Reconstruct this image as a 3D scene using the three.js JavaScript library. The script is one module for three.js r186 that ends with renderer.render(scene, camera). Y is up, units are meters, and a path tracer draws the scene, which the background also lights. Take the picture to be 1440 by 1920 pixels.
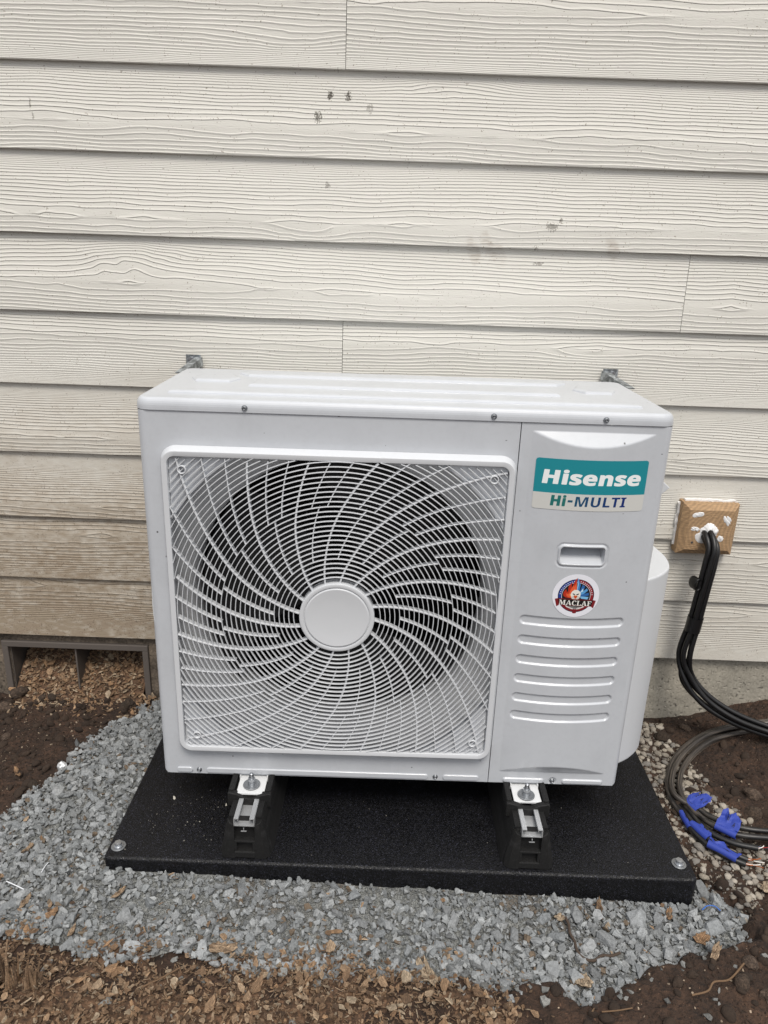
import * as THREE from 'three';
import { mergeGeometries } from 'three/addons/utils/BufferGeometryUtils.js';
import { ConvexGeometry } from 'three/addons/geometries/ConvexGeometry.js';
import { RoundedBoxGeometry } from 'three/addons/geometries/RoundedBoxGeometry.js';

// ---------------------------------------------------------------- camera, sky, sun, exposure
const scene = new THREE.Scene();
const camera = new THREE.PerspectiveCamera(69.226, 0.75, 0.05, 400);
camera.rotation.order = 'YXZ';
camera.rotation.set(-0.3344, 0.0056, 0.0341);
camera.position.set(-0.0144, 1.2091, 1.7367);
scene.add(camera);
const renderer = new THREE.WebGLRenderer({ antialias: true });
renderer.setSize(768, 1024);
renderer.toneMapping = THREE.LinearToneMapping;
renderer.toneMappingExposure = 1.58;
renderer.shadowMap.enabled = true;

const sunDir = new THREE.Vector3(0.10, 0.86, 0.53).normalize();
{
  const W = 256, H = 128, d = new Float32Array(W * H * 4);
  for (let j = 0; j < H; j++) for (let i = 0; i < W; i++) {
    const el = ((j + 0.5) / H - 0.5) * Math.PI, az = ((i + 0.5) / W - 0.5) * 2 * Math.PI;
    const y = Math.sin(el), x = Math.cos(az) * Math.cos(el), z = Math.sin(az) * Math.cos(el);
    const dot = Math.max(0, x * sunDir.x + y * sunDir.y + z * sunDir.z);
    // an overcast dome: about three times brighter overhead than low down, a broad bright patch where the sun stands behind the cloud
    const L = y > 0 ? 0.74 * (1 + 1.5 * y) / 2.5 + 0.2 * Math.pow(dot, 6) : 0.24;
    const o = (j * W + i) * 4;
    d[o] = L * 0.985; d[o + 1] = L; d[o + 2] = L * 1.035; d[o + 3] = 1;
  }
  const t = new THREE.DataTexture(d, W, H, THREE.RGBAFormat, THREE.FloatType);
  t.mapping = THREE.EquirectangularReflectionMapping; t.magFilter = THREE.LinearFilter; t.needsUpdate = true;
  scene.background = t; scene.environment = t;
}
const sun = new THREE.DirectionalLight(0xfff8ee, 1.5);
sun.position.copy(sunDir).multiplyScalar(8);
sun.castShadow = true; sun.shadow.radius = 40; sun.shadow.mapSize.set(2048, 2048);
Object.assign(sun.shadow.camera, { left: -3, right: 3, top: 3, bottom: -3, near: 0.5, far: 20 });
scene.add(sun); scene.add(sun.target);

// ---------------------------------------------------------------- helpers
function rng(seed) { let s = seed >>> 0; return () => { s = (s + 0x6d2b79f5) | 0; let t = Math.imul(s ^ (s >>> 15), 1 | s); t = (t + Math.imul(t ^ (t >>> 7), 61 | t)) ^ t; return ((t ^ (t >>> 14)) >>> 0) / 4294967296; }; }
const clamp = (x, a = 0, b = 1) => Math.min(b, Math.max(a, x));
const sstep = (a, b, x) => { const t = clamp((x - a) / (b - a)); return t * t * (3 - 2 * t); };
const lerp = (a, b, t) => a + (b - a) * t;
const V = (x, y, z) => new THREE.Vector3(x, y, z);
function h2(ix, iy, s) { let n = Math.imul(ix, 374761393) ^ Math.imul(iy, 668265263) ^ Math.imul(s, 2147483647 - 974711); n = Math.imul(n ^ (n >>> 13), 1274126177); n ^= n >>> 16; return (n >>> 0) / 4294967296; }
function vnoise(x, y, s = 0) {
  const ix = Math.floor(x), iy = Math.floor(y), fx = x - ix, fy = y - iy, u = fx * fx * (3 - 2 * fx), v = fy * fy * (3 - 2 * fy);
  return lerp(lerp(h2(ix, iy, s), h2(ix + 1, iy, s), u), lerp(h2(ix, iy + 1, s), h2(ix + 1, iy + 1, s), u), v) * 2 - 1;
}
function fbm(x, y, s = 0, oct = 4) { let a = 0.5, r = 0; for (let i = 0; i < oct; i++) { r += a * vnoise(x, y, s + i * 17); x *= 2.03; y *= 2.03; a *= 0.5; } return r; }
const used = new Map();
function numbered(name) { const n = used.get(name) || 0; used.set(name, n + 1); return n ? name + '_' + String(n).padStart(3, '0') : name; }
function shadowed(m) { m.castShadow = true; m.receiveShadow = true; return m; }
function part(name, geo, mat, parent) { const m = shadowed(new THREE.Mesh(geo, mat)); m.name = parent === scene ? numbered(name) : name; parent.add(m); return m; }
function thing(name, label, category, pos = [0, 0, 0], group) { const g = new THREE.Group(); g.name = numbered(name); g.position.set(...pos); g.userData = { label, category }; if (group) g.userData.group = group; scene.add(g); return g; }
function tag(o, label, category, group) { o.userData.label = label; o.userData.category = category; if (group) o.userData.group = group; return o; }
function merge(list) { return mergeGeometries(list.map((g) => { const k = g.index ? g.toNonIndexed() : g; for (const n of Object.keys(k.attributes)) if (!['position', 'normal', 'uv'].includes(n)) k.deleteAttribute(n); if (!k.attributes.normal) k.computeVertexNormals(); if (!k.attributes.uv) boxUV(k); return k; })); }
function boxUV(g, s = 1) {
  const p = g.attributes.position, n = g.attributes.normal, uv = new Float32Array(p.count * 2);
  for (let i = 0; i < p.count; i++) {
    const ax = Math.abs(n.getX(i)), ay = Math.abs(n.getY(i)), az = Math.abs(n.getZ(i));
    const a = ax >= ay && ax >= az ? [p.getZ(i), p.getY(i)] : ay >= az ? [p.getX(i), p.getZ(i)] : [p.getX(i), p.getY(i)];
    uv[i * 2] = a[0] * s; uv[i * 2 + 1] = a[1] * s;
  }
  g.setAttribute('uv', new THREE.BufferAttribute(uv, 2)); return g;
}
const box = (w, h, d, x = 0, y = 0, z = 0) => new THREE.BoxGeometry(w, h, d).translate(x, y, z);
const rbox = (w, h, d, r, x = 0, y = 0, z = 0) => new RoundedBoxGeometry(w, h, d, 2, r).translate(x, y, z);
function texture(w, h, f, o = {}) { // f(x, y) -> number or [r, g, b], 0..1
  const one = typeof f(0, 0) === 'number', n = one ? 1 : 4;
  const d = o.float ? new Float32Array(w * h * n) : new Uint8Array(w * h * 4);
  for (let y = 0; y < h; y++) for (let x = 0; x < w; x++) {
    const v = f(x, y), i = y * w + x;
    if (o.float && one) d[i] = v;
    else { const c = one ? [v, v, v] : v; for (let k = 0; k < 3; k++) d[i * 4 + k] = o.float ? c[k] : clamp(c[k]) * 255; d[i * 4 + 3] = o.float ? 1 : 255; }
  }
  const t = new THREE.DataTexture(d, w, h, o.float && one ? THREE.RedFormat : THREE.RGBAFormat, o.float ? THREE.FloatType : THREE.UnsignedByteType);
  t.magFilter = THREE.LinearFilter; t.minFilter = THREE.LinearFilter; t.wrapS = t.wrapT = o.wrap ?? THREE.RepeatWrapping;
  if (o.srgb) t.colorSpace = THREE.SRGBColorSpace;
  if (o.channel) t.channel = o.channel;
  t.needsUpdate = true; return t;
}
// a sheet through rows of points
function sheet(nu, nv, f, skip) {
  const pos = new Float32Array((nu + 1) * (nv + 1) * 3), uv = new Float32Array((nu + 1) * (nv + 1) * 2), idx = [];
  for (let j = 0; j <= nv; j++) for (let i = 0; i <= nu; i++) {
    const k = j * (nu + 1) + i, p = f(i, j);
    pos[k * 3] = p[0]; pos[k * 3 + 1] = p[1]; pos[k * 3 + 2] = p[2];
    uv[k * 2] = p[3] ?? i / nu; uv[k * 2 + 1] = p[4] ?? j / nv;
  }
  for (let j = 0; j < nv; j++) for (let i = 0; i < nu; i++) {
    if (skip && skip(i, j)) continue;
    const a = j * (nu + 1) + i, b = a + 1, c = a + nu + 1, d = c + 1;
    idx.push(a, b, d, a, d, c);
  }
  const g = new THREE.BufferGeometry();
  g.setAttribute('position', new THREE.BufferAttribute(pos, 3)); g.setAttribute('uv', new THREE.BufferAttribute(uv, 2)); g.setIndex(idx); g.computeVertexNormals(); return g;
}
function rrShape(x0, x1, y0, y1, r, S = THREE.Shape) {
  const s = new S(); s.moveTo(x0 + r, y0); s.lineTo(x1 - r, y0); s.absarc(x1 - r, y0 + r, r, -Math.PI / 2, 0); s.lineTo(x1, y1 - r); s.absarc(x1 - r, y1 - r, r, 0, Math.PI / 2);
  s.lineTo(x0 + r, y1); s.absarc(x0 + r, y1 - r, r, Math.PI / 2, Math.PI); s.lineTo(x0, y0 + r); s.absarc(x0 + r, y0 + r, r, Math.PI, Math.PI * 1.5); return s;
}
// many small solids joined into one geometry with a colour each
class Soup {
  constructor() { this.p = []; this.n = []; this.c = []; this.u = []; }
  add(geo, m, col) {
    const p = geo.attributes.position, a = V(), b = V(), c = V(), q = V(), w = V(), uv = geo.attributes.uv;
    for (let i = 0; i < p.count; i += 3) {
      a.fromBufferAttribute(p, i).applyMatrix4(m); b.fromBufferAttribute(p, i + 1).applyMatrix4(m); c.fromBufferAttribute(p, i + 2).applyMatrix4(m);
      q.subVectors(b, a); w.subVectors(c, a); q.cross(w).normalize();
      for (const v of [a, b, c]) { this.p.push(v.x, v.y, v.z); this.n.push(q.x, q.y, q.z); this.c.push(col[0], col[1], col[2]); }
      for (let k = 0; k < 3; k++) this.u.push(uv.getX(i + k), uv.getY(i + k));
    }
  }
  build() {
    const g = new THREE.BufferGeometry();
    g.setAttribute('position', new THREE.BufferAttribute(new Float32Array(this.p), 3)); g.setAttribute('normal', new THREE.BufferAttribute(new Float32Array(this.n), 3));
    g.setAttribute('color', new THREE.BufferAttribute(new Float32Array(this.c), 3)); g.setAttribute('uv', new THREE.BufferAttribute(new Float32Array(this.u), 2));
    return g;
  }
}
const M4 = (x, y, z, sx, sy, sz, r) => new THREE.Matrix4().compose(V(x, y, z), new THREE.Quaternion().setFromEuler(r), V(sx, sy, sz));
function inPoly(poly, x, z) { // signed distance, positive inside
  let ins = false, d = 1e9;
  for (let i = 0, j = poly.length - 1; i < poly.length; j = i++) {
    const [xi, zi] = poly[i], [xj, zj] = poly[j];
    if ((zi > z) !== (zj > z) && x < ((xj - xi) * (z - zi)) / (zj - zi) + xi) ins = !ins;
    const ex = xj - xi, ez = zj - zi, t = clamp(((x - xi) * ex + (z - zi) * ez) / (ex * ex + ez * ez));
    d = Math.min(d, Math.hypot(x - xi - ex * t, z - zi - ez * t));
  }
  return ins ? d : -d;
}

// ---------------------------------------------------------------- house wall: lap siding over a concrete foundation
const E_ = 0.1675, Y0 = 1.5648, LAP = 0.032;
const ROWS = []; for (let k = -5; k <= 8; k++) ROWS.push(Y0 - E_ * k);          // bottom edges, top row first
const WX0 = -1.15, WX1 = 1.15;
// embossed cedar grain: contour lines of a stretched field, narrow grooves of even width
function grainField(row) {
  const r = rng(911 + row * 37), knots = [];
  const nk = 1 + Math.floor(r() * 2);
  for (let i = 0; i < nk; i++) knots.push([WX0 + r() * (WX1 - WX0), r() * E_, 0.05 + r() * 0.09, 0.016 + r() * 0.02, (r() < 0.75 ? 1 : -1) * (1.2 + r() * 1.8)]);
  const base = 11 + r() * 5, c0 = 0.15 + r() * 0.7, bend = (r() < 0.5 ? -1 : 1);
  return (x, y) => {
    const v = y / E_, dv = v - c0 - 0.07 * vnoise(x * 1.1, 3.3, row);
    let f = base * 2.1 * Math.pow(Math.abs(dv) + 0.02, 1.45) * (1 + 0.5 * sstep(0.5, 1, Math.abs(dv)));   // rings close round the heart: wide near it, tight towards the edges
    f += 1.7 * fbm(x * 1.9, y * 11, row + 50, 3) + 0.5 * fbm(x * 9, y * 24, row + 90, 3);
    for (const [kx, ky, sx, sy, a] of knots) { const wx = 0.35 * fbm(x * 22, y * 30, row + 5, 2), q = ((x - kx) / sx + wx) ** 2 + ((y - ky) / sy + wx) ** 2; f -= Math.abs(a) * Math.exp(-q); }
    return f;
  };
}
function bumpFor(rows) {
  const W = 2048, PR = 409, H = 2048, lineW = 0.00125, d = new Float32Array(W * H), dx = (WX1 - WX0) / W, dy = (E_ + LAP) / PR;
  rows.forEach((row, s) => {
    const F = grainField(row), vals = new Float32Array(W * (PR + 1));
    for (let j = 0; j <= PR; j++) for (let i = 0; i < W; i++) vals[j * W + i] = F(WX0 + i * dx, j * dy);
    for (let j = 0; j < PR; j++) for (let i = 0; i < W; i++) {
      const v = vals[j * W + i], gx = (vals[j * W + Math.min(i + 1, W - 1)] - v) / dx, gy = (vals[(j + 1) * W + i] - v) / dy, g = Math.hypot(gx, gy) + 1e-3;
      const fr = v - Math.floor(v), dist = fr / g, w = Math.min(0.00135, 0.5 / g);                    // metres past the last ring line
      const depth = Math.min(1, 0.125 * 1000 / g / 1.2) * sstep(5, 30, g);
      const terrace = depth * (sstep(0, w, dist) - 0.6 * sstep(w, Math.min(4 * w, 0.92 / g), dist) - 0.4 * fr);                                              // a quick rise at the line, then a long level fall
      d[(s * PR + j) * W + i] = 0.3 + 0.6 * terrace + 0.04 * vnoise(i * 0.35, j * 0.9, row) + 0.03 * vnoise(i * 0.05, j * 0.9, row + 7);
    }
  });
  const t = new THREE.DataTexture(d, W, H, THREE.RedFormat, THREE.FloatType);
  t.magFilter = t.minFilter = THREE.LinearFilter; t.wrapS = THREE.MirroredRepeatWrapping; t.wrapT = THREE.MirroredRepeatWrapping; t.channel = 1; t.needsUpdate = true; return t;
}
// paint colour with the marks on it: mud splashed up the lower left boards, scuffs, specks
const WY0 = 0.2, WY1 = 1.75;
const marks = []; // x, y, rx, ry, strength
const spot = (x, y, rx, ry, a) => marks.push([x, y, rx, ry, a]);
spot(-0.166, 1.517, 0.0065, 0.008, 1); spot(-0.128, 1.517, 0.0065, 0.009, 0.9); spot(-0.192, 1.476, 0.008, 0.011, 0.8); spot(-0.083, 1.495, 0.007, 0.009, 0.35); spot(-0.17, 1.345, 0.006, 0.007, 0.45);
spot(-0.797, 1.484, 0.0018, 0.011, 0.55); spot(-0.793, 1.463, 0.0018, 0.009, 0.45); spot(0.322, 1.276, 0.013, 0.01, 0.5); spot(0.34, 1.29, 0.004, 0.008, 0.6); spot(0.29, 1.232, 0.006, 0.005, 0.5); spot(0.30, 1.2, 0.012, 0.004, 0.45);
const WC = texture(2048, 1400, (i, j) => {
  const x = WX0 + (i + 0.5) / 2048 * (WX1 - WX0), y = WY0 + (j + 0.5) / 1400 * (WY1 - WY0);
  let c = [0.86, 0.851, 0.821];
  const tone = 0.012 * vnoise(x * 3, y * 40, 5) + 0.012 * fbm(x * 14, y * 60, 8, 3);
  c = c.map((q) => q + tone);
  // splash dirt: blotches and specks, thicker low on the left
  const low = sstep(1.02, 0.24, y + 0.1 * fbm(x * 4, y * 6, 31, 3)) , left = sstep(0.3, -0.75, x + 0.2 * fbm(x * 3, y * 3, 61, 3));
  const amount = low * (0.18 + 0.82 * left);
  const grain = clamp(0.55 + 0.55 * fbm(x * 60, y * 150, 33, 4) + 0.25 * fbm(x * 6, y * 14, 35, 3));
  const dirt = clamp(amount * 1.0 * (0.42 + 0.95 * grain)) * 0.82;
  c = [lerp(c[0], 0.55, dirt), lerp(c[1], 0.482, dirt), lerp(c[2], 0.40, dirt)];
  const sp = vnoise(x * 520, y * 520, 77);
  if (sp > 0.86 - 0.22 * amount && vnoise(x * 60, y * 60, 78) > 0.1 - 0.5 * amount) c = c.map((q, k) => lerp(q, [0.36, 0.31, 0.26][k], 0.55));
  for (const [mx, my, rx, ry, a] of marks) {
    const q = Math.hypot((x - mx) / rx, (y - my) / ry);
    if (q < 1.2 && fbm(x * 600, y * 420, 41, 3) + (1 - q) * 0.6 > 0.14) c = c.map((k2, k) => lerp(k2, [0.17, 0.15, 0.12][k], a * 0.7));
  }
  // two faint rubbed fingerprints
  for (const [mx, my, a] of [[0.155, 1.22, 0.4], [0.185, 1.235, 0.3], [0.21, 1.215, 0.22], [0.46, 1.235, 0.35]]) {
    const q = Math.hypot((x - mx + 0.35 * (y - my)) / 0.016, (y - my) / 0.03);
    if (q < 1.3) { const s = a * sstep(1.2, 0.5, q + 0.5 * fbm(x * 90, y * 60, 47, 3)) * clamp(0.6 + 0.7 * vnoise(x * 90, y * 500, 48)); c = [lerp(c[0], 0.62, s), lerp(c[1], 0.57, s), lerp(c[2], 0.52, s)]; }
  }
  return c;
}, { srgb: true, wrap: THREE.MirroredRepeatWrapping });
const houseWall = thing('house_wall', 'long house wall of beige wood-grain lap siding behind the white unit', 'wall', [0, 0, 0]);
{
  const groups = [[0, 1, 2, 3, 4], [5, 6, 7, 8, 9], [10, 11, 12, 13]];
  const mats = groups.map((g) => new THREE.MeshStandardMaterial({ map: WC, bumpMap: bumpFor(g), bumpScale: 0.0025, roughness: 0.62, color: 0xffffff }));
  const joints = { 5: [-0.134], 8: [0.634], 9: [-0.133] };
  ROWS.forEach((yb, r) => {
    const gi = groups.findIndex((g) => g.includes(r)), slot = groups[gi].indexOf(r);
    const cuts = [-3.4, ...(joints[r] ?? [[-1.9, 2.0, 1.72, -2.2][r % 4]]), 3.6];
    for (let c = 0; c < cuts.length - 1; c++) {
      const x0 = cuts[c] + (c ? 0.0006 : 0), x1 = cuts[c + 1] - (c < cuts.length - 2 ? 0.0006 : 0), top = E_ + LAP, tilt = (y) => -0.0098 * y / E_;
      const zj = r % 3 === 1 && c ? 0.0007 : 0;
      const prof = [[0, -0.0085], [0, -0.0016], [0.0004, -0.0005], [0.0014, 0], [top, tilt(top)], [top, tilt(top) - 0.0085]];
      const pos = [], uv = [], uv1 = [], n = 1;
      const put = (x, y, z) => { pos.push(x, yb + y, z + zj); uv.push((x - WX0) / (WX1 - WX0), (yb + y - WY0) / (WY1 - WY0)); uv1.push((x + (c ? 0.41 : 0) - WX0) / (WX1 - WX0), (slot + clamp(y / top, 0.004, 0.996)) * 409 / 2048); };
      for (let k = 0; k < prof.length; k++) {
        const [ya, za] = prof[k], [yc, zc] = prof[(k + 1) % prof.length];
        put(x0, ya, za); put(x1, ya, za); put(x1, yc, zc); put(x0, ya, za); put(x1, yc, zc); put(x0, yc, zc);
      }
      for (const [x, s] of [[x0, 1], [x1, -1]]) for (let k = 1; k < prof.length - 1; k++) { const t = [prof[0], prof[k], prof[k + 1]]; if (s < 0) t.reverse(); for (const [y, z] of t) put(x, y, z); }
      const g = new THREE.BufferGeometry();
      g.setAttribute('position', new THREE.BufferAttribute(new Float32Array(pos), 3)); g.setAttribute('uv', new THREE.BufferAttribute(new Float32Array(uv), 2)); g.setAttribute('uv1', new THREE.BufferAttribute(new Float32Array(uv1), 2));
      g.computeVertexNormals();
      part('siding_board', g, mats[gi], houseWall);
    }
  });
  part('sheathing', box(7, 2.6, 0.12, 0.1, 0.235 + 1.3, -0.085), new THREE.MeshStandardMaterial({ color: 0x2c2a26, roughness: 0.95 }), houseWall);
  // poured concrete, with an opening for the crawl-space vent
  const cT = texture(512, 512, (i, j) => { const v = 0.64 + 0.1 * fbm(i / 60, j / 60, 3, 5) + 0.05 * vnoise(i / 3, j / 3, 9) - (vnoise(i / 5, j / 5, 12) > 0.74 ? 0.2 : 0); return [v * 1.0, v * 0.965, v * 0.89]; }, { srgb: true });
  const cB = texture(512, 512, (i, j) => 0.5 + 0.4 * fbm(i / 20, j / 20, 5, 4) - (vnoise(i / 6, j / 6, 14) > 0.68 ? 0.35 : 0), { float: true });
  cT.repeat.set(1.6, 1.6); cB.repeat.set(1.6, 1.6);
  const cm = new THREE.MeshStandardMaterial({ map: cT, bumpMap: cB, bumpScale: 0.003, roughness: 0.93 });
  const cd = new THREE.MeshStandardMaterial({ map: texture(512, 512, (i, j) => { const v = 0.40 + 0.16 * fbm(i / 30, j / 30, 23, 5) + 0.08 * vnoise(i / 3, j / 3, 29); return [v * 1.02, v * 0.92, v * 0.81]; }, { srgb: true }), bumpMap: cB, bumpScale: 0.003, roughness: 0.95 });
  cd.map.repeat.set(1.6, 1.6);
  const F = -0.02, D = 0.26, zc = F - D / 2, y0 = -0.4, y1 = 0.2349;
  part('foundation', merge([box(4.05, y1 - y0, D, -0.462 + 2.025, (y0 + y1) / 2, zc)].map((g) => boxUV(g))), cm, houseWall);
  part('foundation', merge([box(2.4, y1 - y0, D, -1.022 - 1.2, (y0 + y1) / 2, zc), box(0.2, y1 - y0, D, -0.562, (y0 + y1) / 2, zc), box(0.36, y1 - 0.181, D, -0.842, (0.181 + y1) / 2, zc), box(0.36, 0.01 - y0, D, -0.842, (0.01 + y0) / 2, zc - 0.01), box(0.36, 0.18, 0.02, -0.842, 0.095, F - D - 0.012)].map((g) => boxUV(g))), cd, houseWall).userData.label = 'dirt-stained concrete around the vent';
}
{
  const t = thing('foundation_vent', 'grey metal crawl-space vent frame with a centre fin, sunk in bark at the wall foot', 'vent', [-0.842, 0.01, -0.02]);
  const m = new THREE.MeshStandardMaterial({ color: 0x625b56, roughness: 0.7, metalness: 0.1 });
  part('frame', merge([rbox(0.394, 0.017, 0.012, 0.002, 0, 0.1795, 0.004), rbox(0.016, 0.215, 0.012, 0.002, -0.189, 0.0635, 0.0035), rbox(0.016, 0.215, 0.012, 0.002, 0.189, 0.0635, 0.0035), box(0.36, 0.003, 0.15, 0, 0.1705, -0.078), box(0.003, 0.2, 0.15, -0.1795, 0.07, -0.078), box(0.003, 0.2, 0.15, 0.1795, 0.07, -0.078)]), m, t);
  part('fin', box(0.004, 0.172, 0.1, -0.002, 0.084, -0.048), m, t);
}

// ---------------------------------------------------------------- ground
const PAD = { x0: -0.556, x1: 0.6265, z0: 0.05, z1: 0.58, y: 0.06 };
const GRAVEL = [[-0.6, -0.02], [-0.635, 0.02], [-0.69, 0.073], [-0.745, 0.215], [-0.775, 0.30], [-0.80, 0.40], [-0.86, 0.47], [-1.08, 0.54], [-1.0, 0.72], [-0.684, 0.735], [-0.58, 0.752], [-0.385, 0.764], [-0.2, 0.757], [-0.012, 0.764], [0.176, 0.782], [0.31, 0.795], [0.437, 0.765], [0.567, 0.722], [0.665, 0.672], [0.7, 0.605], [0.67, 0.545], [0.6, 0.5], [0.3, 0.2], [-0.3, 0.0]];
const PEBBLE = [[0.6, 0.03], [0.70, 0.035], [0.722, 0.1], [0.742, 0.2], [0.75, 0.27], [0.765, 0.35], [0.785, 0.44], [0.785, 0.5], [0.75, 0.555], [0.70, 0.575], [0.6, 0.57]];
const MULCH = [[-1.5, 0.70], [-0.9, 0.725], [-0.684, 0.735], [-0.58, 0.752], [-0.385, 0.768], [-0.2, 0.757], [-0.012, 0.764], [0.12, 0.79], [0.2, 0.82], [0.25, 0.87], [0.1, 1.25], [-1.5, 1.25]];
const ragged = (x, z, a = 0.03) => a * fbm(x * 14, z * 14, 71, 4);
const gravelIn = (x, z) => inPoly(GRAVEL, x, z) + ragged(x, z, 0.05);
const pebbleIn = (x, z) => inPoly(PEBBLE, x, z) + ragged(x, z, 0.06);
const mulchIn = (x, z) => inPoly(MULCH, x, z) + ragged(x, z, 0.06);
function gravelTop(x, z) {
  const front = 0.043 - 0.037 * clamp((x + 0.56) / 1.18), left = lerp(0.05, 0.03, clamp((-0.56 - x) / 0.25));
  const f = x < -0.56 ? left : front;
  return f - 0.007 + 0.006 * fbm(x * 9, z * 9, 21, 3);
}
function soilTop(x, z) {
  let y = 0.022 + 0.07 * sstep(0.7, 1.15, x) * sstep(0.32, -0.02, z) + 0.02 * sstep(0.75, 1.1, x) * sstep(0.7, 0.3, z);
  y += 0.012 * sstep(0.1, -0.02, z) * sstep(-0.6, -0.8, x) + 0.006 * sstep(0.7, 0.95, z);
  y += 0.014 * fbm(x * 4, z * 4, 11, 3) + 0.007 * fbm(x * 22, z * 22, 12, 4) + 0.0035 * fbm(x * 85, z * 85, 13, 3);
  const g = sstep(-0.012, 0.02, gravelIn(x, z));
  return lerp(y, gravelTop(x, z) - 0.012, g);
}
const groundTop = (x, z) => (gravelIn(x, z) > 0 ? gravelTop(x, z) : soilTop(x, z));
const soilC = texture(512, 512, (i, j) => { const v = 0.20 + 0.08 * fbm(i / 50, j / 50, 3, 5) + 0.06 * fbm(i / 7, j / 7, 4, 3) + (vnoise(i / 2.5, j / 2.5, 6) > 0.86 ? 0.16 : 0); return [v * 1.12, v * 0.83, v * 0.64]; }, { srgb: true });
const soilB = texture(512, 512, (i, j) => 0.5 + 0.5 * fbm(i / 14, j / 14, 8, 5), { float: true });
const soilMat = new THREE.MeshStandardMaterial({ map: soilC, bumpMap: soilB, bumpScale: 0.012, roughness: 0.97 });
soilC.repeat.set(2.2, 2.2); soilB.repeat.set(3.1, 3.1);
{
  // one sheet: fine cells where the camera looks, growing wider out to the horizon
  const axis = (a, b, step, lo, hi) => { const r = []; for (let v = a; v <= b + 1e-9; v += step) r.push(v); let s = step, v = a; const L = []; while (v > lo) { s *= 1.35; v -= s; L.unshift(Math.max(v, lo)); } s = step; v = b; while (v < hi) { s *= 1.35; v += s; r.push(Math.min(v, hi)); } return [...L, ...r]; };
  const xs = axis(-1.25, 1.3, 0.005, -150, 150), zs = axis(-0.03, 1.1, 0.005, -0.19, 300);
  const g = sheet(xs.length - 1, zs.length - 1, (i, j) => { const x = xs[i], z = zs[zs.length - 1 - j]; return [x, (Math.abs(x) > 2 || z > 2) ? 0.022 : soilTop(x, z), z, x, z]; });
  const o = part('ground', g, soilMat, scene); o.userData.kind = 'structure';
}
const stoneTex = texture(256, 256, (i, j) => { const v = 0.86 + 0.13 * fbm(i / 12, j / 12, 3, 4) + 0.07 * vnoise(i / 1.5, j / 1.5, 5); return [v, v, v]; }, { srgb: true });
const stoneBump = texture(256, 256, (i, j) => 0.5 + 0.5 * fbm(i / 10, j / 10, 8, 5), { float: true });
stoneTex.repeat.set(14, 14); stoneBump.repeat.set(14, 14);
const fineC = texture(1024, 1024, (i, j) => { const n = vnoise(i / 3.2, j / 3.2, 31), m = vnoise(i / 1.7, j / 1.7, 32); const v = 0.50 + 0.13 * n + 0.08 * m + 0.07 * fbm(i / 90, j / 90, 33, 4); const br = sstep(0.1, 0.45, fbm(i / 160, j / 160, 39, 4)) * 0.5; return [lerp(v * 0.975, 0.38, br), lerp(v * 0.985, 0.33, br), lerp(v * 0.965, 0.28, br)]; }, { srgb: true });
const fineB = texture(1024, 1024, (i, j) => 0.5 + 0.3 * vnoise(i / 3.2, j / 3.2, 31) + 0.2 * vnoise(i / 1.7, j / 1.7, 32) + 0.2 * fbm(i / 12, j / 12, 34, 3), { float: true });
fineC.repeat.set(1.8, 1.8); fineB.repeat.set(1.8, 1.8);
const fineMat = new THREE.MeshStandardMaterial({ map: fineC, bumpMap: fineB, bumpScale: 0.004, roughness: 0.96 });
const PADOUT = (x, z, m = 0) => x < PAD.x0 - m || x > PAD.x1 + m || z > PAD.z1 + m || z < PAD.z0 - m;
// a bed of fines whose edge follows the mask
function bed(name, inside, top, x0, x1, z0, z1, mat, s = 0.006) {
  const nx = Math.round((x1 - x0) / s), nz = Math.round((z1 - z0) / s);
  const g = sheet(nx, nz, (i, j) => { const x = x0 + i * s, z = z1 - j * s, k = inside(x, z); return [x, top(x, z) + 0.002 * fbm(x * 120, z * 120, 61, 2) - 0.012 * sstep(0.012, -0.01, k), z, x, z]; }, (i, j) => { const x = x0 + (i + 0.5) * s, z = z1 - (j + 0.5) * s; return inside(x, z) < -0.006 || !PADOUT(x, z, -0.02); });
  const o = part(name, g, mat, scene); o.userData.kind = 'structure'; return o;
}
// crushed stones: hulls of a few points
function hull(r, n, ax, ay, az) { const pts = []; for (let i = 0; i < n; i++) { const v = V(r() * 2 - 1, r() * 2 - 1, r() * 2 - 1).normalize(); v.multiplyScalar(0.82 + 0.25 * r()); pts.push(V(v.x * ax, v.y * ay, v.z * az)); } const g = new ConvexGeometry(pts); return boxUV(g, 0.012); }
const rs = rng(5);
const BIG = [], MID = [], FINE = [], ROUND = [];
for (let i = 0; i < 14; i++) BIG.push(hull(rs, 13 + (i % 3) * 2, 1.2 + rs() * 0.35, 0.62 + rs() * 0.25, 0.75 + rs() * 0.25));
for (let i = 0; i < 10; i++) MID.push(hull(rs, 9, 1.2 + rs() * 0.3, 0.65 + rs() * 0.25, 0.78 + rs() * 0.25));
for (let i = 0; i < 8; i++) FINE.push(hull(rs, 6, 1.2, 0.7, 0.85));
for (let i = 0; i < 8; i++) { const g = new THREE.IcosahedronGeometry(1, 2), p = g.attributes.position; for (let k = 0; k < p.count; k++) { const x = p.getX(k), y = p.getY(k), z = p.getZ(k), q = 1 + 0.16 * vnoise(x * 1.3 + i * 9, y * 1.3 + z * 1.7, i); p.setXYZ(k, x * 1.2 * q, y * 0.62 * q, z * 0.9 * q); } g.computeVertexNormals(); ROUND.push(boxUV(g, 0.012)); }
const stoneMats = [], STONE = [];
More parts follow.
